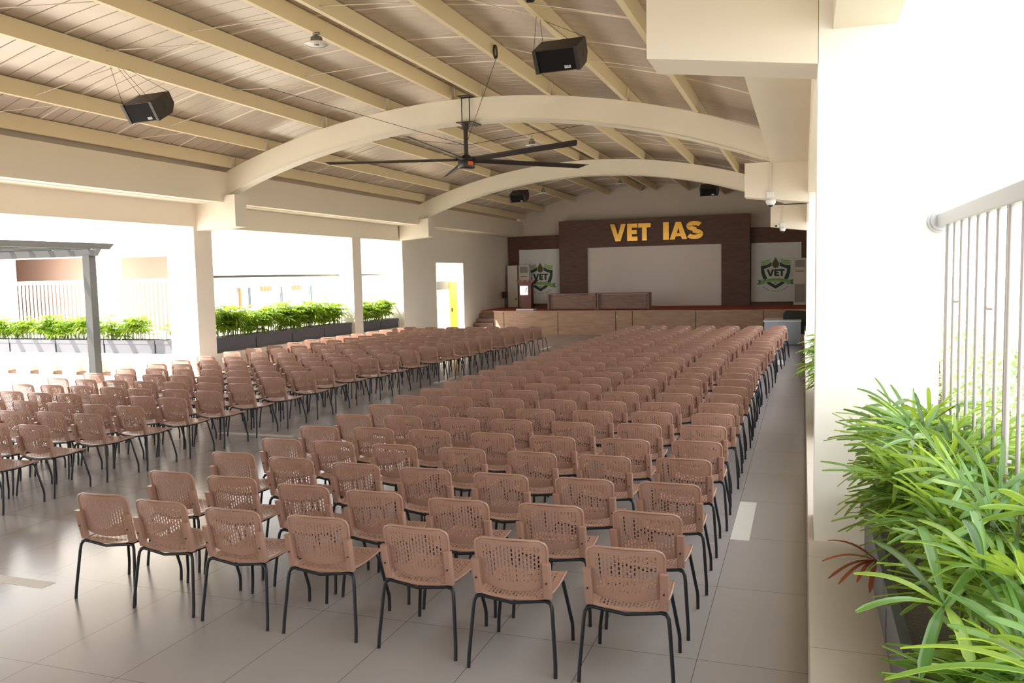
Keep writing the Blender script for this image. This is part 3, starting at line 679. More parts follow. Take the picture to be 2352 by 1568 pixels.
# far building across the yard
fb = MB()
fb.box(-60, -28.9, 24, 24.3, 0, 9); fb.box(-25.2, -23.7, 24, 24.3, 0, 9); fb.box(-21.2, -20.6, 24, 24.3, 0, 9)
fb.box(-28.9, -25.2, 24, 24.3, 3.33, 9); fb.box(-23.7, -21.2, 24, 24.3, 3.28, 9); fb.box(-28.9, -25.2, 24, 24.3, 0, 0.6); fb.box(-23.7, -21.2, 24, 24.3, 0, 0.6)
fb.box(-60, -20.6, 26.5, 26.8, 0, 4.2); fb.box(-60, -20.6, 24.3, 26.5, 3.9, 4.2); fb.box(-20.9, -20.6, 24.3, 26.5, 0, 3.9)
struct(fb, 'wall_far', [MT['out'], MT['pink']], 'white building with two shaded openings behind the yard railing', 'building')
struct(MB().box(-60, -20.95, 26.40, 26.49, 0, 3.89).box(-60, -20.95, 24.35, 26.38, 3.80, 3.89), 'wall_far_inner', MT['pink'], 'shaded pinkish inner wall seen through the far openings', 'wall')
struct(MB().box(-22.3, -22.0, 27.8, 60, 0, 3.2), 'wall_rooms', MT['out'], 'sunlit white wall of rooms beyond the left railing', 'wall')
for i, (ya, yb) in enumerate([(28.0, 28.7), (30.2, 30.95), (32.48, 33.23), (34.82, 35.55), (39.9, 40.6)]):
    r = empty('door_%d' % (i+2), (-21.99, ya, 0), kind='structure')
    MB().box(-0.005, 0.03, 0, yb-ya, 1.88, 2.09).build('orange_panel', MT['odoor'], r)
    MB().box(-0.005, 0.02, -0.85, -0.70, 1.2, 2.05).build('glass_strip', MT['glass'], r)
    if i == 0: MB().box(-0.005, 0.05, 0.72, 0.85, 1.2, 2.05).build('open_leaf', MT['odoor'], r)
# pergola
pg = empty('pergola', (-15.93, 15.35, 0), label='dark grey steel pergola with slatted top at the far left', cat='pergola')
for x in (0, -6.3): MB().box(x-0.10, x+0.10, -0.1, 0.1, -0.01, 3.02).build('post', MT['pergola'], pg)
MB().prism([(0.32, 3.16), (0.20, 3.0), (-7.5, 3.0), (-7.5, 3.16)], 'y', -0.07, 0.07).build('cross_beam', MT['pergola'], pg)
for k in range(9):
    x = 0.10-0.62*k
    MB().prism([(0.66, 3.31), (0.50, 3.17), (-7.5, 3.16), (-7.5, 3.30)], 'x', x-0.06, x+0.04).build('slat', MT['pergola'], pg)

# ------------------------------------------------------------------ planters and palms
def planter(x0, x1, y0, y1, z, h, label, group):
    o = MB()
    t = 0.03
    o.box(x0, x1, y0, y0+t, z, z+h).box(x0, x1, y1-t, y1, z, z+h).box(x0, x0+t, y0+t, y1-t, z, z+h).box(x1-t, x1, y0+t, y1-t, z, z+h).box(x0+t, x1-t, y0+t, y1-t, z, z+0.02)
    o.box(x0-0.012, x1+0.012, y0-0.012, y0, z+h*0.72, z+h).box(x0-0.012, x1+0.012, y1, y1+0.012, z+h*0.72, z+h)
    o.box(x0-0.012, x0, y0, y1, z+h*0.72, z+h).box(x1, x1+0.012, y0, y1, z+h*0.72, z+h)
    q = o.build('planter_box', MT['planter']); q['label'] = label; q['category'] = 'planter'; q['group'] = group
    MB().box(x0+t, x1-t, y0+t, y1-t, z+h-0.06, z+h-0.02).build('soil', MT['soil'], q)
def leaf(mb, o, ax, up, n, L_, w_, droop, seg, rng, spread=105, fold=True, mi=0):
    ax = ax.normalized(); side = ax.cross(up).normalized(); up = side.cross(ax).normalized()
    for k in range(n):
        ph = math.radians(-spread+2*spread*k/(n-1)+rng.uniform(-6, 6)) if n > 1 else 0
        d = ax*math.cos(ph)+side*math.sin(ph); s_ = up.cross(d).normalized(); L2 = L_*(1-0.22*abs(ph)/1.8)*rng.uniform(0.9, 1.08); w2 = w_*rng.uniform(0.85, 1.1)
        v = []; dr = droop*rng.uniform(0.6, 1.4); tw = rng.uniform(-0.5, 0.5)
        cols = 5 if fold else 3
        for i in range(seg+1):
            t = i/seg; c = o+d*(L2*t)+up*(0.03*L2*math.sin(t*PI))+Vector((0, 0, -dr*L2*t*t))
            ww = w2*(0.25+0.75*min(1, t*3.2))*(1.0 if t < 0.8 else max(0.35, (1-t)/0.2*0.65+0.35))
            s2 = (s_*math.cos(tw*t)+up*math.sin(tw*t))
            for j in range(cols):
                q = (j/(cols-1)-0.5); lift = (0.30 if j % 2 == 0 else -0.02)*w2 if fold else (0.28*w2 if j != 1 else 0)
                v.append(c+s2*(q*ww)+up*(lift*0.6))
        fs = [(i*cols+j, i*cols+j+1, (i+1)*cols+j+1, (i+1)*cols+j) for i in range(seg) for j in range(cols-1)]
        mb.add(v, fs, mi, True)
def palm(name, rng, canes, h0, h1, sx, sy, L_, w_, leaves, seg, fold, label=None, spreadout=0.3, nl=(6, 9), mats=None, group=None, dr=(0.15, 0.5)):
    r = empty(name); tag(r, label, 'plant', group)
    cm = MB(); lm = MB()
    for c in range(canes):
        x, y = rng.uniform(-sx, sx), rng.uniform(-sy, sy); h = rng.uniform(h0, h1)
        lean = Vector((rng.uniform(-1, 1)*spreadout, rng.uniform(-1, 1)*spreadout, 0))
        top = Vector((x, y, 0))+lean*h*0.5+Vector((0, 0, h))
        cm.tube([(x, y, -0.06), Vector((x, y, h*0.5))+lean*h*0.15, top], [0.011, 0.009, 0.006], 5, cap=False)
        for q in range(leaves):
            az = q*2.4+rng.uniform(-0.5, 0.5); el = rng.uniform(0.0, 1.0)
            t = 1-0.5*q/leaves; base = Vector((x, y, 0)).lerp(top, t)
            pd = Vector((math.cos(az)*math.cos(el), math.sin(az)*math.cos(el), math.sin(el)))
            pl = rng.uniform(0.10, 0.26)*(L_/0.3); tip = base+pd*pl
            cm.tube([base, base+pd*pl*0.5+Vector((0, 0, 0.01)), tip], 0.0028, 4, cap=False)
            upn = Vector((0, 0, 1)) if el < 0.9 else Vector((-math.cos(az), -math.sin(az), 0.3))
            ax = (pd+Vector((0, 0, -0.35 if not fold else rng.uniform(-0.7, 0.5)))).normalized()
            leaf(lm, tip, ax, upn, rng.randint(*nl), L_*rng.uniform(0.8, 1.15), w_, rng.uniform(*dr), seg, rng, rng.uniform(75, 125), fold)
    cm.build('canes', MT['cane'], r); lm.build('foliage', mats or MT['leaf'], r, fix=False)
    return r
rg = random.Random(5)
HG = 'palms in the charcoal hedge planters'
LP = 1.60
for i in range(4):
    planter(-13.2, -12.74, 15.70+i*1.55, 15.70+i*1.55+1.52, 0.7, 0.34, 'charcoal planter box on the left plinth, %s from the first column' % ORD[i], 'charcoal planters on the left plinth')
for i in range(2):
    planter(-13.2, -12.74, 22.42+i*1.26, 22.42+i*1.26+1.22, 0.7, 0.30, 'charcoal planter box past the slim column, %s' % ('nearer one' if i == 0 else 'farther one'), 'charcoal planters on the left plinth')
for i in range(6):
    planter(-23.0+i*1.60, -23.0+i*1.60+1.55, 16.33, 16.80, 0.6, 0.33, 'sunlit charcoal planter on the yard ledge, %s from the right' % ORD[5-i], 'charcoal planters on the yard ledge')
hp = [palm('hedge_palm', rg, 14, 0.22, 0.70, 0.14, 0.34, 0.21, 0.036, 7, 3, False, spreadout=0.25, nl=(5, 8), mats=MT['leaf2']) for _ in range(3)]
spots = []
for k in range(10): spots.append((-12.97, 16.26+k*0.56, 0.96, 1.06+0.10*math.sin(k*1.9), 'leafy palm in the left hedge planters, %s past the first column' % ORD[k]))
for k in range(3): spots.append((-12.97, 22.9+k*0.74, 0.93, 1.0, 'leafy palm past the slim column, %s one' % ORD[k]))
for k in range(14):
    if k == 12: continue
    spots.append((-22.6+k*0.62, 16.56, 0.88, 0.88+0.10*math.sin(k*2.3), 'sunlit yellow green palm on the yard ledge, %s from the right' % ORD[13-k-(1 if k < 12 else 0)]))
first = [True]*3
for i, (x, y, z, s_, lb_) in enumerate(spots):
    j = i % 3
    if first[j]: r = hp[j]; first[j] = False; r['label'] = lb_; r['group'] = HG; r.location = (x, y, z)
    else: r = copy_tree(hp[j], (x, y, z), None, lb_, HG)
    r.rotation_euler = (0, 0, (0 if y > 15.6 and x > -13.3 else PI/2)+(PI if i % 2 else 0)); r.scale = (s_, s_, s_)
# dry orange leaf in the hedge
# near right planters
NG = 'palms in the right foreground planters'
for i, (a, b) in enumerate([(-0.55, 0.98), (1.02, 2.52), (2.56, 4.06), (4.10, 5.52)]):
    planter(0.37, 0.72, a, b, 0.6, 0.32, 'dark grey planter box at the lower right, %s from the big column' % ORD[3-i], 'dark planters on the right plinth')
rg = random.Random(23)
near = []
for i, (y, label, cn, h0, h1) in enumerate([(4.84, 'green lady palm against the big white column', 15, 0.28, 0.62), (4.25, 'green lady palm second from the big white column', 15, 0.28, 0.66),
        (3.5, 'green lady palm in the right foreground with a dry brown leaf over the ledge', 14, 0.22, 0.70), (2.75, 'green lady palm at the lower right with broad blades in front', 12, 0.04, 0.36), (2.0, 'green lady palm nearest the camera at the bottom right corner', 9, 0.0, 0.20)]):
    r = palm('lady_palm', rg, cn, h0, h1, 0.08, 0.34, 0.29, 0.025, 7, 6, True, label, 0.2, (6, 9), group=NG, dr=(0.0, 0.25))
    r.location = (0.64 if y > 4 else 0.70, y, 0.86); near.append(r)
# the broad hero leaf and the dry leaf
def spoke_leaf(parent, centre, tips, w_, m, name, arch_=0.03, seg=8):
    lm = MB(); c = Vector(centre)
    for tp in tips:
        tp = Vector(tp); d = tp-c; s_ = d.cross(Vector((0, 0, 1))).normalized(); v = []
        for i in range(seg+1):
            t = i/seg; p = c.lerp(tp, t)+Vector((0, 0, arch_*math.sin(t*PI)))
            ww = w_*(0.22+0.78*min(1, t*2.6))*(1 if t < 0.88 else 0.62 if t < 0.97 else 0.3)
            for j in range(5): v.append(p+s_*((j/4-0.5)*ww)+Vector((0, 0, (0.16 if j % 2 == 0 else 0)*w_)))
        lm.add(v, [(i*5+j, i*5+j+1, (i+1)*5+j+1, (i+1)*5+j) for i in range(seg) for j in range(4)], 0, True)
    o = lm.build(name, m, parent, fix=False)
    o.location = -Vector(parent.location) if parent.rotation_euler[2] == 0 else (0, 0, 0)
    return o
HC = (0.417, 2.796, 1.300)
HT = [(0.158, 2.671, 1.300), (0.166, 2.932, 1.330), (0.243, 3.219, 1.360), (0.411, 3.304, 1.400), (0.620, 3.072, 1.380), (0.317, 2.488, 1.200), (0.463, 2.586, 1.200)]
DC = (0.333, 4.148, 0.980)
DT = [(0.124, 4.338, 1.000), (0.091, 4.102, 0.970), (0.117, 3.986, 0.930), (0.161, 4.007, 0.900), (0.242, 4.053, 0.900), (0.297, 4.044, 0.860)]
H2 = (0.529, 2.813, 1.420)
T2 = [(0.319, 3.034, 1.420), (0.388, 3.175, 1.460), (0.514, 3.072, 1.500), (0.565, 3.220, 1.500), (0.375, 2.840, 1.360)]
H3 = (0.490, 1.917, 1.500)
T3 = [(0.183, 2.027, 1.400), (0.236, 2.212, 1.400), (0.377, 2.306, 1.400)]

spoke_leaf(near[3], HC, HT, 0.036, MT['leaf'], 'broad_leaf')
spoke_leaf(near[3], H2, T2, 0.032, MT['leaf'], 'broad_leaf')
spoke_leaf(near[4], H3, T3, 0.032, MT['leaf'], 'broad_leaf')
dl_ = spoke_leaf(near[2], DC, DT, 0.022, MT['dry'], 'dry_leaf'); dl_['label'] = 'dry reddish brown leaf hanging over the ledge'

# right bay plants behind the big column
rg = random.Random(8)
planter(0.3, 0.70, 9.0, 13.0, 0.6, 0.32, 'long planter box beyond the big column on the right plinth', 'dark planters on the right plinth')
for k in range(4):
    r = palm('lady_palm', rg, 8, 0.2, 0.65, 0.10, 0.3, 0.26, 0.034, 6, 4, False, 'green palm on the right plinth beyond the big column, %s one' % ORD[k], 0.3, (6, 8), group='palms beyond the big column')
    r.location = (0.42, 9.5+k*0.9, 0.86)
# trees far below on the right
rg = random.Random(3)
TL = ['pale green tree far behind the railing bars, left one', 'pale green tree far behind the railing bars, middle one', 'pale green tree far behind the railing bars, right one', 'pale green tree beyond the far railing bay']
for i, (x, y, h, w_) in enumerate([(8.6, 42, 8.3, 2.3), (13.2, 43, 8.7, 2.4), (18.2, 45, 8.6, 2.5), (8.0, 58, 8.4, 3.0)]):
    r = empty('broadleaf_tree', (x, y, -9), label=TL[i], cat='tree', group='trees beyond the railing')
    MB().tube([(0, 0, 0), (0.1, 0, h*0.4), (0, 0.1, h*0.7)], [0.25, 0.18, 0.1], 8).build('trunk', MT['trunk'], r)
    lm = MB()
    for q in range(2600):
        a = rg.uniform(0, 2*PI); cz = rg.uniform(-1, 1); rr = w_*(0.55+0.45*rg.random()**0.5); e_ = math.sqrt(1-cz*cz)
        p = Vector((rr*e_*math.cos(a), rr*e_*math.sin(a), h*0.68+cz*rr*0.95))
        u_ = Vector((rg.uniform(-1, 1), rg.uniform(-1, 1), rg.uniform(-1, 1))).normalized(); v_ = u_.orthogonal().normalized(); s_ = rg.uniform(0.10, 0.2)
        lm.add([p-u_*s_, p+v_*s_*0.5, p+u_*s_, p-v_*s_*0.5], [(0, 1, 2, 3)])
    lm.build('crown', MT['tree'], r, fix=False)

# ------------------------------------------------------------------ chairs
def perforated(S, nu, nv, u0, u1, v0, v1, um, vm, th, name_fn=None):
    """curved sheet S(u,v) with staggered upright slots between u0..u1, v0..v1 ; um, vm = plain margins"""
    us = [-1.0, -0.93]+[] ; us = sorted(set([-1.0, -0.95, -0.90]+[u0+(u1-u0)*(i+(0.03 if i % 2 else -0.03)*(0 < i < 2*nu+1))/(2*nu+1) for i in range(2*nu+2)]+[0.90, 0.95, 1.0]))
    vs_ = sorted(set([0.0, 0.04]+[v0+(v1-v0)*i/(4*nv) for i in range(4*nv+1)]+[0.93, 0.965, 1.0]))
    v = [S(u, q) for q in vs_ for u in us]; n = len(us); fs = []
    for j in range(len(vs_)-1):
        qm = (vs_[j]+vs_[j+1])/2; jj = round((vs_[j]-v0)/((v1-v0)/(4*nv)))
        for i in range(n-1):
            m_ = (us[i]+us[i+1])/2; ii = math.floor((m_-u0)/((u1-u0)/(2*nu+1)))
            hole = u0 < m_ < u1 and v0 < qm < v1 and ii % 2 == 1 and (jj+(2 if ii % 4 == 1 else 0)) % 4 != 0
            if not hole: fs.append((j*n+i, j*n+i+1, (j+1)*n+i+1, (j+1)*n+i))
    return v, fs
def shell(v, fs, th):
    me = bpy.data.meshes.new('tmp'); me.from_pydata(v, [], fs); bm = bmesh.new(); bm.from_mesh(me)
    bmesh.ops.recalc_face_normals(bm, faces=bm.faces); bmesh.ops.solidify(bm, geom=bm.faces[:], thickness=th)
    bm.verts.ensure_lookup_table(); mb = MB(); idx = {q: i for i, q in enumerate(bm.verts)}
    mb.add([tuple(q.co) for q in bm.verts], [tuple(idx[a] for a in f.verts) for f in bm.faces], 0, False); bm.free(); bpy.data.meshes.remove(me)
    return mb
def backS(u, q):
    z = 0.508+0.295*q; W = 0.215+0.012*q; r_ = 0.055
    if z > 0.803-r_: W = W-(r_-math.sqrt(max(0, r_*r_-(z-(0.803-r_))**2)))
    if z < 0.508+0.03: W = W-(0.03-math.sqrt(max(0, 0.03**2-(0.508+0.03-z)**2)))*0.6
    y = 0.080-0.055*q-0.028*(1-u*u)
    z2 = z-0.026*(1-u*u)*(1-q)+0.006*(1-u*u)*q
    return (W*u, y, z2)
def seatS(u, q):
    y = 0.055+0.495*q; W = 0.212+0.012*math.sin(q*PI*0.8); r_ = 0.05
    if y > 0.55-r_: W -= r_-math.sqrt(max(0, r_*r_-(y-(0.55-r_))**2))
    z = 0.452-0.016*math.sin(min(1, q*1.25)*PI)*(1-u*u*0.4)+0.006*u*u-(0.030*max(0, (q-0.9)/0.1)**2)-0.022*max(0, (0.14-q)/0.14)*(1-u*u)
    return (W*u, y, z)
def rim(S, th, r_, n=14):
    pts = [S(-1, i/n) for i in range(n+1)]+[S(-1+2*i/n, 1) for i in range(1, n)]+[S(1, 1-i/n) for i in range(n+1)]
    return pts
def make_chair():
    r = empty('chair'); tag(r, None, 'chair')
    mb = shell(*perforated(backS, 16, 8, -0.84, 0.84, 0.17, 0.87, 0, 0, 0.005)[:2], 0.005)
    mb.tube([(p[0]*0.995, p[1], p[2]) for p in rim(backS, 0, 0, 20)], 0.0078, 8); mb.build('backrest', MT['chair'], r)
    mb = shell(*perforated(seatS, 16, 9, -0.82, 0.82, 0.06, 0.84, 0, 0, 0.005)[:2], 0.006)
    mb.tube([(p[0]*0.99, p[1], p[2]-0.004) for p in rim(seatS, 0, 0)], 0.009, 6); mb.build('seat', MT['chair'], r)
    for s in (-1, 1):
        mb = MB(); prof = [(-0.024, -0.017), (-0.016, -0.024), (0.016, -0.024), (0.024, -0.017), (0.024, 0.016), (-0.024, 0.016)]
        v = []
        for (cx_, cy_, cz_) in [(s*0.214, 0.075, 0.448), (s*0.217, 0.048, 0.56), (s*0.219, 0.026, 0.672)]:
            v += [(cx_+a, cy_+b, cz_) for a, b in prof]
        fs = [(i*6+j, i*6+(j+1) % 6, (i+1)*6+(j+1) % 6, (i+1)*6+j) for i in range(2) for j in range(6)]+[tuple(range(6)), tuple(range(12, 18))]
        sl = mb.add(v, fs).build('back_support', MT['chair'], r)
        MB().tube([(s*0.217, 0.027, 0.555), (s*0.217, 0.020, 0.553)], 0.006, 8).build('screw', MT['screw'], sl)
        MB().tube([(s*0.195, 0.075, 0.437), (s*0.225, 0.062, 0.428), (s*0.240, 0.052, 0.405), (s*0.246, 0.045, 0.36), (s*0.268, 0.010, 0.08), (s*0.270, 0.0, 0.0)], 0.0115, 8).build('leg', MT['black'], r)
        MB().tube([(s*0.17, 0.465, 0.428), (s*0.195, 0.475, 0.420), (s*0.205, 0.482, 0.39), (s*0.247, 0.530, 0.12), (s*0.250, 0.532, 0.09), (s*0.252, 0.525, 0.0)], 0.0115, 8).build('leg', MT['black'], r)
    mb = MB().tube([(-0.235, 0.056, 0.424), (-0.20, 0.062, 0.432), (0, 0.045, 0.412), (0.20, 0.062, 0.432), (0.235, 0.056, 0.424)], 0.0105, 7)
    for s in (-1, 1): mb.tube([(s*0.20, 0.06, 0.434), (s*0.19, 0.25, 0.424), (s*0.175, 0.468, 0.426)], 0.010, 7)
    mb.tube([(-0.175, 0.466, 0.426), (0.175, 0.466, 0.426)], 0.010, 7)
    mb.build('seat_frame', MT['black'], r)
    return r
RIGHT = [
  [(-4.87, 4.65), (-4.3, 4.61), (-3.66, 4.57), (-2.99, 4.57), (-2.27, 4.54), (-1.62, 4.48), (-0.94, 4.5)] ,
  [(-4.88, 5.37), (-4.27, 5.35), (-3.56, 5.27), (-2.94, 5.24), (-2.26, 5.2), (-1.6, 5.24), (-0.95, 5.23)] ,
  [(-4.86, 6.13), (-4.21, 6.07), (-3.54, 6.02), (-2.89, 6.0), (-2.23, 5.98), (-1.56, 5.99), (-0.92, 6.01)] ,
  [(-4.8, 6.78), (-4.23, 6.8), (-3.58, 6.8), (-2.9, 6.8), (-2.24, 6.8), (-1.59, 6.8), (-0.93, 6.84)] ,
  [(-4.81, 7.47), (-4.19, 7.52), (-3.56, 7.53), (-2.88, 7.53), (-2.26, 7.51), (-1.56, 7.54), (-0.91, 7.59)] ,
  [(-4.83, 8.21), (-4.22, 8.25), (-3.54, 8.27), (-2.95, 8.3), (-2.27, 8.28), (-1.58, 8.34), (-0.94, 8.38)] ,
  [(-4.81, 8.96), (-4.2, 8.97), (-3.52, 8.98), (-2.91, 9.01), (-2.24, 9.03), (-1.58, 9.1), (-0.92, 9.11)] ,
  [(-4.83, 9.68), (-4.21, 9.72), (-3.52, 9.73), (-2.85, 9.75), (-2.23, 9.75), (-1.59, 9.78), (-0.93, 9.85)] ,
  [(-4.81, 10.41), (-4.2, 10.42), (-3.56, 10.46), (-2.87, 10.51), (-2.23, 10.55), (-1.54, 10.56), (-0.94, 10.6)] ,
  [(-4.8, 11.17), (-4.17, 11.16), (-3.52, 11.18), (-2.88, 11.21), (-2.2, 11.24), (-1.54, 11.27), (-0.92, 11.3)] ,
  [(-4.79, 11.86), (-4.2, 11.88), (-3.53, 11.94), (-2.91, 11.97), (-2.23, 12.01), (-1.6, 12.04), (-0.93, 12.11)] ,
  [(-4.8, 12.62), (-4.16, 12.63), (-3.51, 12.62), (-2.88, 12.66), (-2.21, 12.74), (-1.6, 12.73), (-0.94, 12.81)] ,
  [(-4.77, 13.31), (-4.11, 13.31), (-3.49, 13.34), (-2.87, 13.4), (-2.22, 13.47), (-1.6, 13.5), (-0.94, 13.54)] ,
  [(-4.7, 14.03), (-4.11, 14.04), (-3.49, 14.09), (-2.83, 14.28), (-2.23, 14.2), (-1.58, 14.23), (-0.95, 14.28)] ,
  [(-4.75, 14.85), (-4.11, 14.85), (-3.47, 14.93), (-2.85, 14.98), (-2.24, 15.02), (-1.55, 14.99), (-0.94, 15.0)] ,
  [(-4.73, 15.7), (-4.12, 15.68), (-3.49, 15.78), (-2.84, 15.84), (-2.22, 15.77), (-1.57, 15.78), (-0.89, 15.78)] ,
  [(-4.71, 16.46), (-4.11, 16.47), (-3.46, 16.54), (-2.78, 16.52), (-2.21, 16.61), (-1.59, 16.54), (-0.88, 16.53)] ,
  [(-4.68, 17.21), (-4.08, 17.16), (-3.43, 17.2), (-2.78, 17.23), (-2.15, 17.23), (-1.54, 17.33), (-0.84, 17.29)] ,
  [(-4.67, 17.82), (-4.05, 17.84), (-3.38, 17.88), (-2.78, 17.93), (-2.11, 17.97), (-1.51, 17.98), (-0.81, 18.01)] ,
  [(-4.66, 18.49), (-3.98, 18.52), (-3.38, 18.55), (-2.73, 18.63), (-2.14, 18.64), (-1.52, 18.63), (-0.82, 18.63)] ,
  [(-4.62, 19.14), (-3.95, 19.21), (-3.34, 19.22), (-2.7, 19.3), (-2.12, 19.33), (-1.47, 19.33), (-0.83, 19.28)] ,
  [(-4.61, 19.79), (-3.93, 19.78), (-3.28, 19.74), (-2.67, 19.85), (-2.05, 19.93), (-1.41, 19.98), (-0.82, 19.95)] ,
  [(-4.57, 20.38), (-3.95, 20.41), (-3.26, 20.41), (-2.63, 20.47), (-2.03, 20.54), (-1.36, 20.55), (-0.75, 20.56)] ,
  [(-4.56, 21.08), (-3.89, 21.12), (-3.27, 21.15), (-2.64, 21.18), (-2.03, 21.21), (-1.38, 21.24), (-0.7, 21.27)] ,
  [(-4.61, 21.79), (-3.88, 21.81), (-3.2, 21.78), (-2.62, 21.8), (-2.0, 21.85), (-1.34, 21.93), (-0.73, 22.03)] ,
  [(-4.54, 22.45), (-3.84, 22.47), (-3.21, 22.49), (-2.58, 22.51), (-1.98, 22.54), (-1.34, 22.6), (-0.7, 22.58)] ,
  [(-4.54, 23.17), (-3.85, 23.24), (-3.19, 23.23), (-2.59, 23.28), (-1.96, 23.31), (-1.32, 23.36), (-0.62, 23.32)] ,
  [(-4.54, 23.95), (-3.92, 24.03), (-3.23, 23.96), (-2.56, 24.01), (-1.89, 23.94), (-1.27, 24.02), (-0.65, 24.06)] ,
]
LEFT = [
  [(-8.01, 6.16), (-8.62, 6.15), (-9.22, 6.16), (-9.83, 6.17), (-10.4, 6.19), (-11.01, 6.17), (-11.62, 6.19)] ,
  [(-8.04, 6.81), (-8.64, 6.81), (-9.25, 6.8), (-9.84, 6.84), (-10.41, 6.84), (-11.01, 6.82), (-11.62, 6.84)] ,
  [(-8.04, 7.55), (-8.65, 7.57), (-9.22, 7.53), (-9.84, 7.57), (-10.42, 7.58), (-11.01, 7.56), (-11.62, 7.58)] ,
  [(-8.0, 8.16), (-8.56, 8.18), (-9.18, 8.2), (-9.82, 8.22), (-10.46, 8.25), (-11.01, 8.19), (-11.62, 8.19)] ,
  [(-7.96, 8.87), (-8.5, 8.91), (-9.22, 8.93), (-9.82, 8.92), (-10.37, 8.92), (-10.94, 8.95), (-11.62, 8.9)] ,
  [(-7.93, 9.55), (-8.53, 9.6), (-9.16, 9.55), (-9.74, 9.63), (-10.36, 9.66), (-10.94, 9.65), (-11.54, 9.65)] ,
  [(-7.98, 10.35), (-8.54, 10.32), (-9.18, 10.31), (-9.76, 10.31), (-10.36, 10.34), (-10.99, 10.34), (-11.65, 10.4)] ,
  [(-7.95, 11.1), (-8.54, 11.03), (-9.14, 11.04), (-9.75, 11.08), (-10.31, 11.1), (-10.92, 11.09), (-11.59, 11.08)] ,
  [(-7.94, 11.93), (-8.56, 11.86), (-9.18, 11.86), (-9.79, 11.89), (-10.39, 11.9), (-11.0, 11.91), (-11.6, 11.81)] ,
  [(-8.02, 12.64), (-8.6, 12.66), (-9.17, 12.61), (-9.76, 12.59), (-10.4, 12.65), (-11.04, 12.63), (-11.63, 12.62)] ,
  [(-8.06, 13.44), (-8.6, 13.44), (-9.18, 13.4), (-9.77, 13.35), (-10.36, 13.35), (-11.02, 13.34), (-11.67, 13.32)] ,
  [(-7.96, 14.17), (-8.61, 14.2), (-9.22, 14.15), (-9.79, 14.15), (-10.34, 14.03), (-11.01, 14.08), (-11.62, 14.0)] ,
  [(-7.95, 14.96), (-8.56, 14.91), (-9.16, 14.91), (-9.74, 14.93), (-10.35, 14.95), (-11.06, 15.01), (-11.78, 15.03)] ,
  [(-7.9, 15.83), (-8.55, 15.82), (-9.21, 15.82), (-9.84, 15.85), (-10.51, 15.84), (-11.15, 15.85), (-11.82, 15.85)] ,
  [(-7.9, 16.78), (-8.53, 16.77), (-9.2, 16.72), (-9.85, 16.7), (-10.51, 16.67), (-11.14, 16.63), (-11.8, 16.62)] ,
  [(-7.82, 17.53), (-8.5, 17.53), (-9.16, 17.51), (-9.82, 17.5), (-10.47, 17.48), (-11.16, 17.48), (-11.82, 17.48)] ,
  [(-7.73, 18.21), (-8.41, 18.21), (-9.11, 18.24), (-9.8, 18.25), (-10.46, 18.24), (-11.18, 18.26), (-11.85, 18.28)] ,
  [(-7.75, 19.0), (-8.42, 19.0), (-9.12, 18.99), (-9.8, 18.99), (-10.48, 19.0), (-11.13, 19.01), (-11.82, 18.99)] ,
  [(-7.71, 19.71), (-8.38, 19.73), (-9.09, 19.7), (-9.74, 19.72), (-10.44, 19.73), (-11.11, 19.72), (-11.8, 19.71)] ,
  [(-7.68, 20.62), (-8.37, 20.58), (-9.05, 20.56), (-9.74, 20.56), (-10.43, 20.5), (-11.12, 20.48), (-11.79, 20.47)] ,
  [(-7.64, 21.36), (-8.31, 21.34), (-9.02, 21.31), (-9.67, 21.31), (-10.39, 21.28), (-11.07, 21.26), (-11.74, 21.26)] ,
  [(-7.63, 22.12), (-8.31, 22.09), (-9.02, 22.09), (-9.69, 22.1), (-10.38, 22.07), (-11.04, 22.05), (-11.73, 22.04)] ,
  [(-7.63, 22.93), (-8.28, 22.9), (-8.98, 22.87), (-9.66, 22.84), (-10.33, 22.83), (-10.98, 22.79), (-11.66, 22.76)] ,
  [(-7.62, 23.75), (-8.29, 23.62), (-8.9, 23.57), (-9.55, 23.5), (-10.15, 23.39), (-10.86, 23.38), (-11.59, 23.43)] ,
]

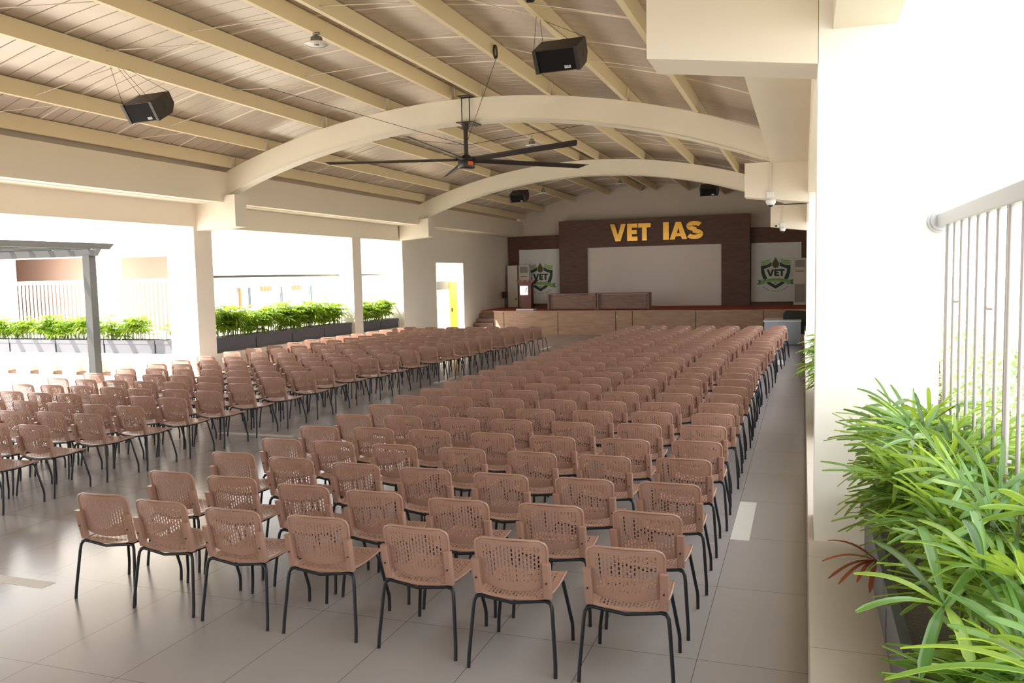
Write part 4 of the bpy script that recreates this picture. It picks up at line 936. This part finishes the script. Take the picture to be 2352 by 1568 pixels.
allc = []
for nm, tab, bl in (('right', RIGHT, 0), ('left', LEFT, 1)):
    for i, row in enumerate(tab):
        for j, (x, y) in enumerate(row):
            if bl and (i, j) in {(0, 2), (0, 3), (0, 4), (0, 5), (0, 6), (1, 3), (1, 4), (1, 5), (1, 6), (2, 5), (2, 6), (3, 6)}: continue
            if bl: lab = 'tan plastic chair in left block, %s row from the camera, %s from the aisle' % (ORD[i], ORD[j])
            else: lab = 'tan plastic chair in right block, %s row from the camera, %s from the left' % (ORD[i], ORD[j])
            allc.append((math.hypot(x, y), x, y, bl, lab))
allc.sort()
rc = random.Random(2)
proto = make_chair()
for k, (d_, x, y, bl, lab) in enumerate(allc[:300]):
    g_ = 'tan chairs of the left block' if bl else 'tan chairs of the right block'
    rz = math.radians(rc.uniform(-2.2, 2.2))
    if k == 0: o = proto; o.location = (x, y, 0); o.rotation_euler = (0, 0, rz); o['label'] = lab; o['group'] = g_
    else: copy_tree(proto, (x, y, 0), rz, lab, g_)
# the farthest rows as one object
fm = MB()
for (d_, x, y, bl, lab) in allc[300:]:
    def quad(S, nu_, nv_):
        v = [S(-1+2*a/nu_, b/nv_) for b in range(nv_+1) for a in range(nu_+1)]; n = nu_+1
        return shell(v, [(b*n+a, b*n+a+1, (b+1)*n+a+1, (b+1)*n+a) for b in range(nv_) for a in range(nu_)], 0.008)
    for S in (backS, seatS):
        q = quad(S, 6, 8); fm.add([(v[0]+x, v[1]+y, v[2]) for v in q.v], q.f, 0)
    for s in (-1, 1):
        fm.tube([(x+s*0.214, y+0.075, 0.448), (x+s*0.219, y+0.026, 0.672)], 0.022, 6, 0)
        fm.tube([(x+s*0.235, y+0.055, 0.43), (x+s*0.268, y+0.010, 0.08), (x+s*0.27, y, 0)], 0.0115, 5, 1)
        fm.tube([(x+s*0.20, y+0.475, 0.43), (x+s*0.25, y+0.532, 0.09), (x+s*0.252, y+0.525, 0)], 0.0115, 5, 1)
    fm.tube([(x-0.235, y+0.056, 0.424), (x, y+0.045, 0.412), (x+0.235, y+0.056, 0.424)], 0.0105, 5, 1)
o = fm.build('far_chairs', [MT['chair'], MT['black']])
tag(o, 'farthest rows of tan chairs nearest the stage, small and packed together', 'chairs', None, 'stuff')
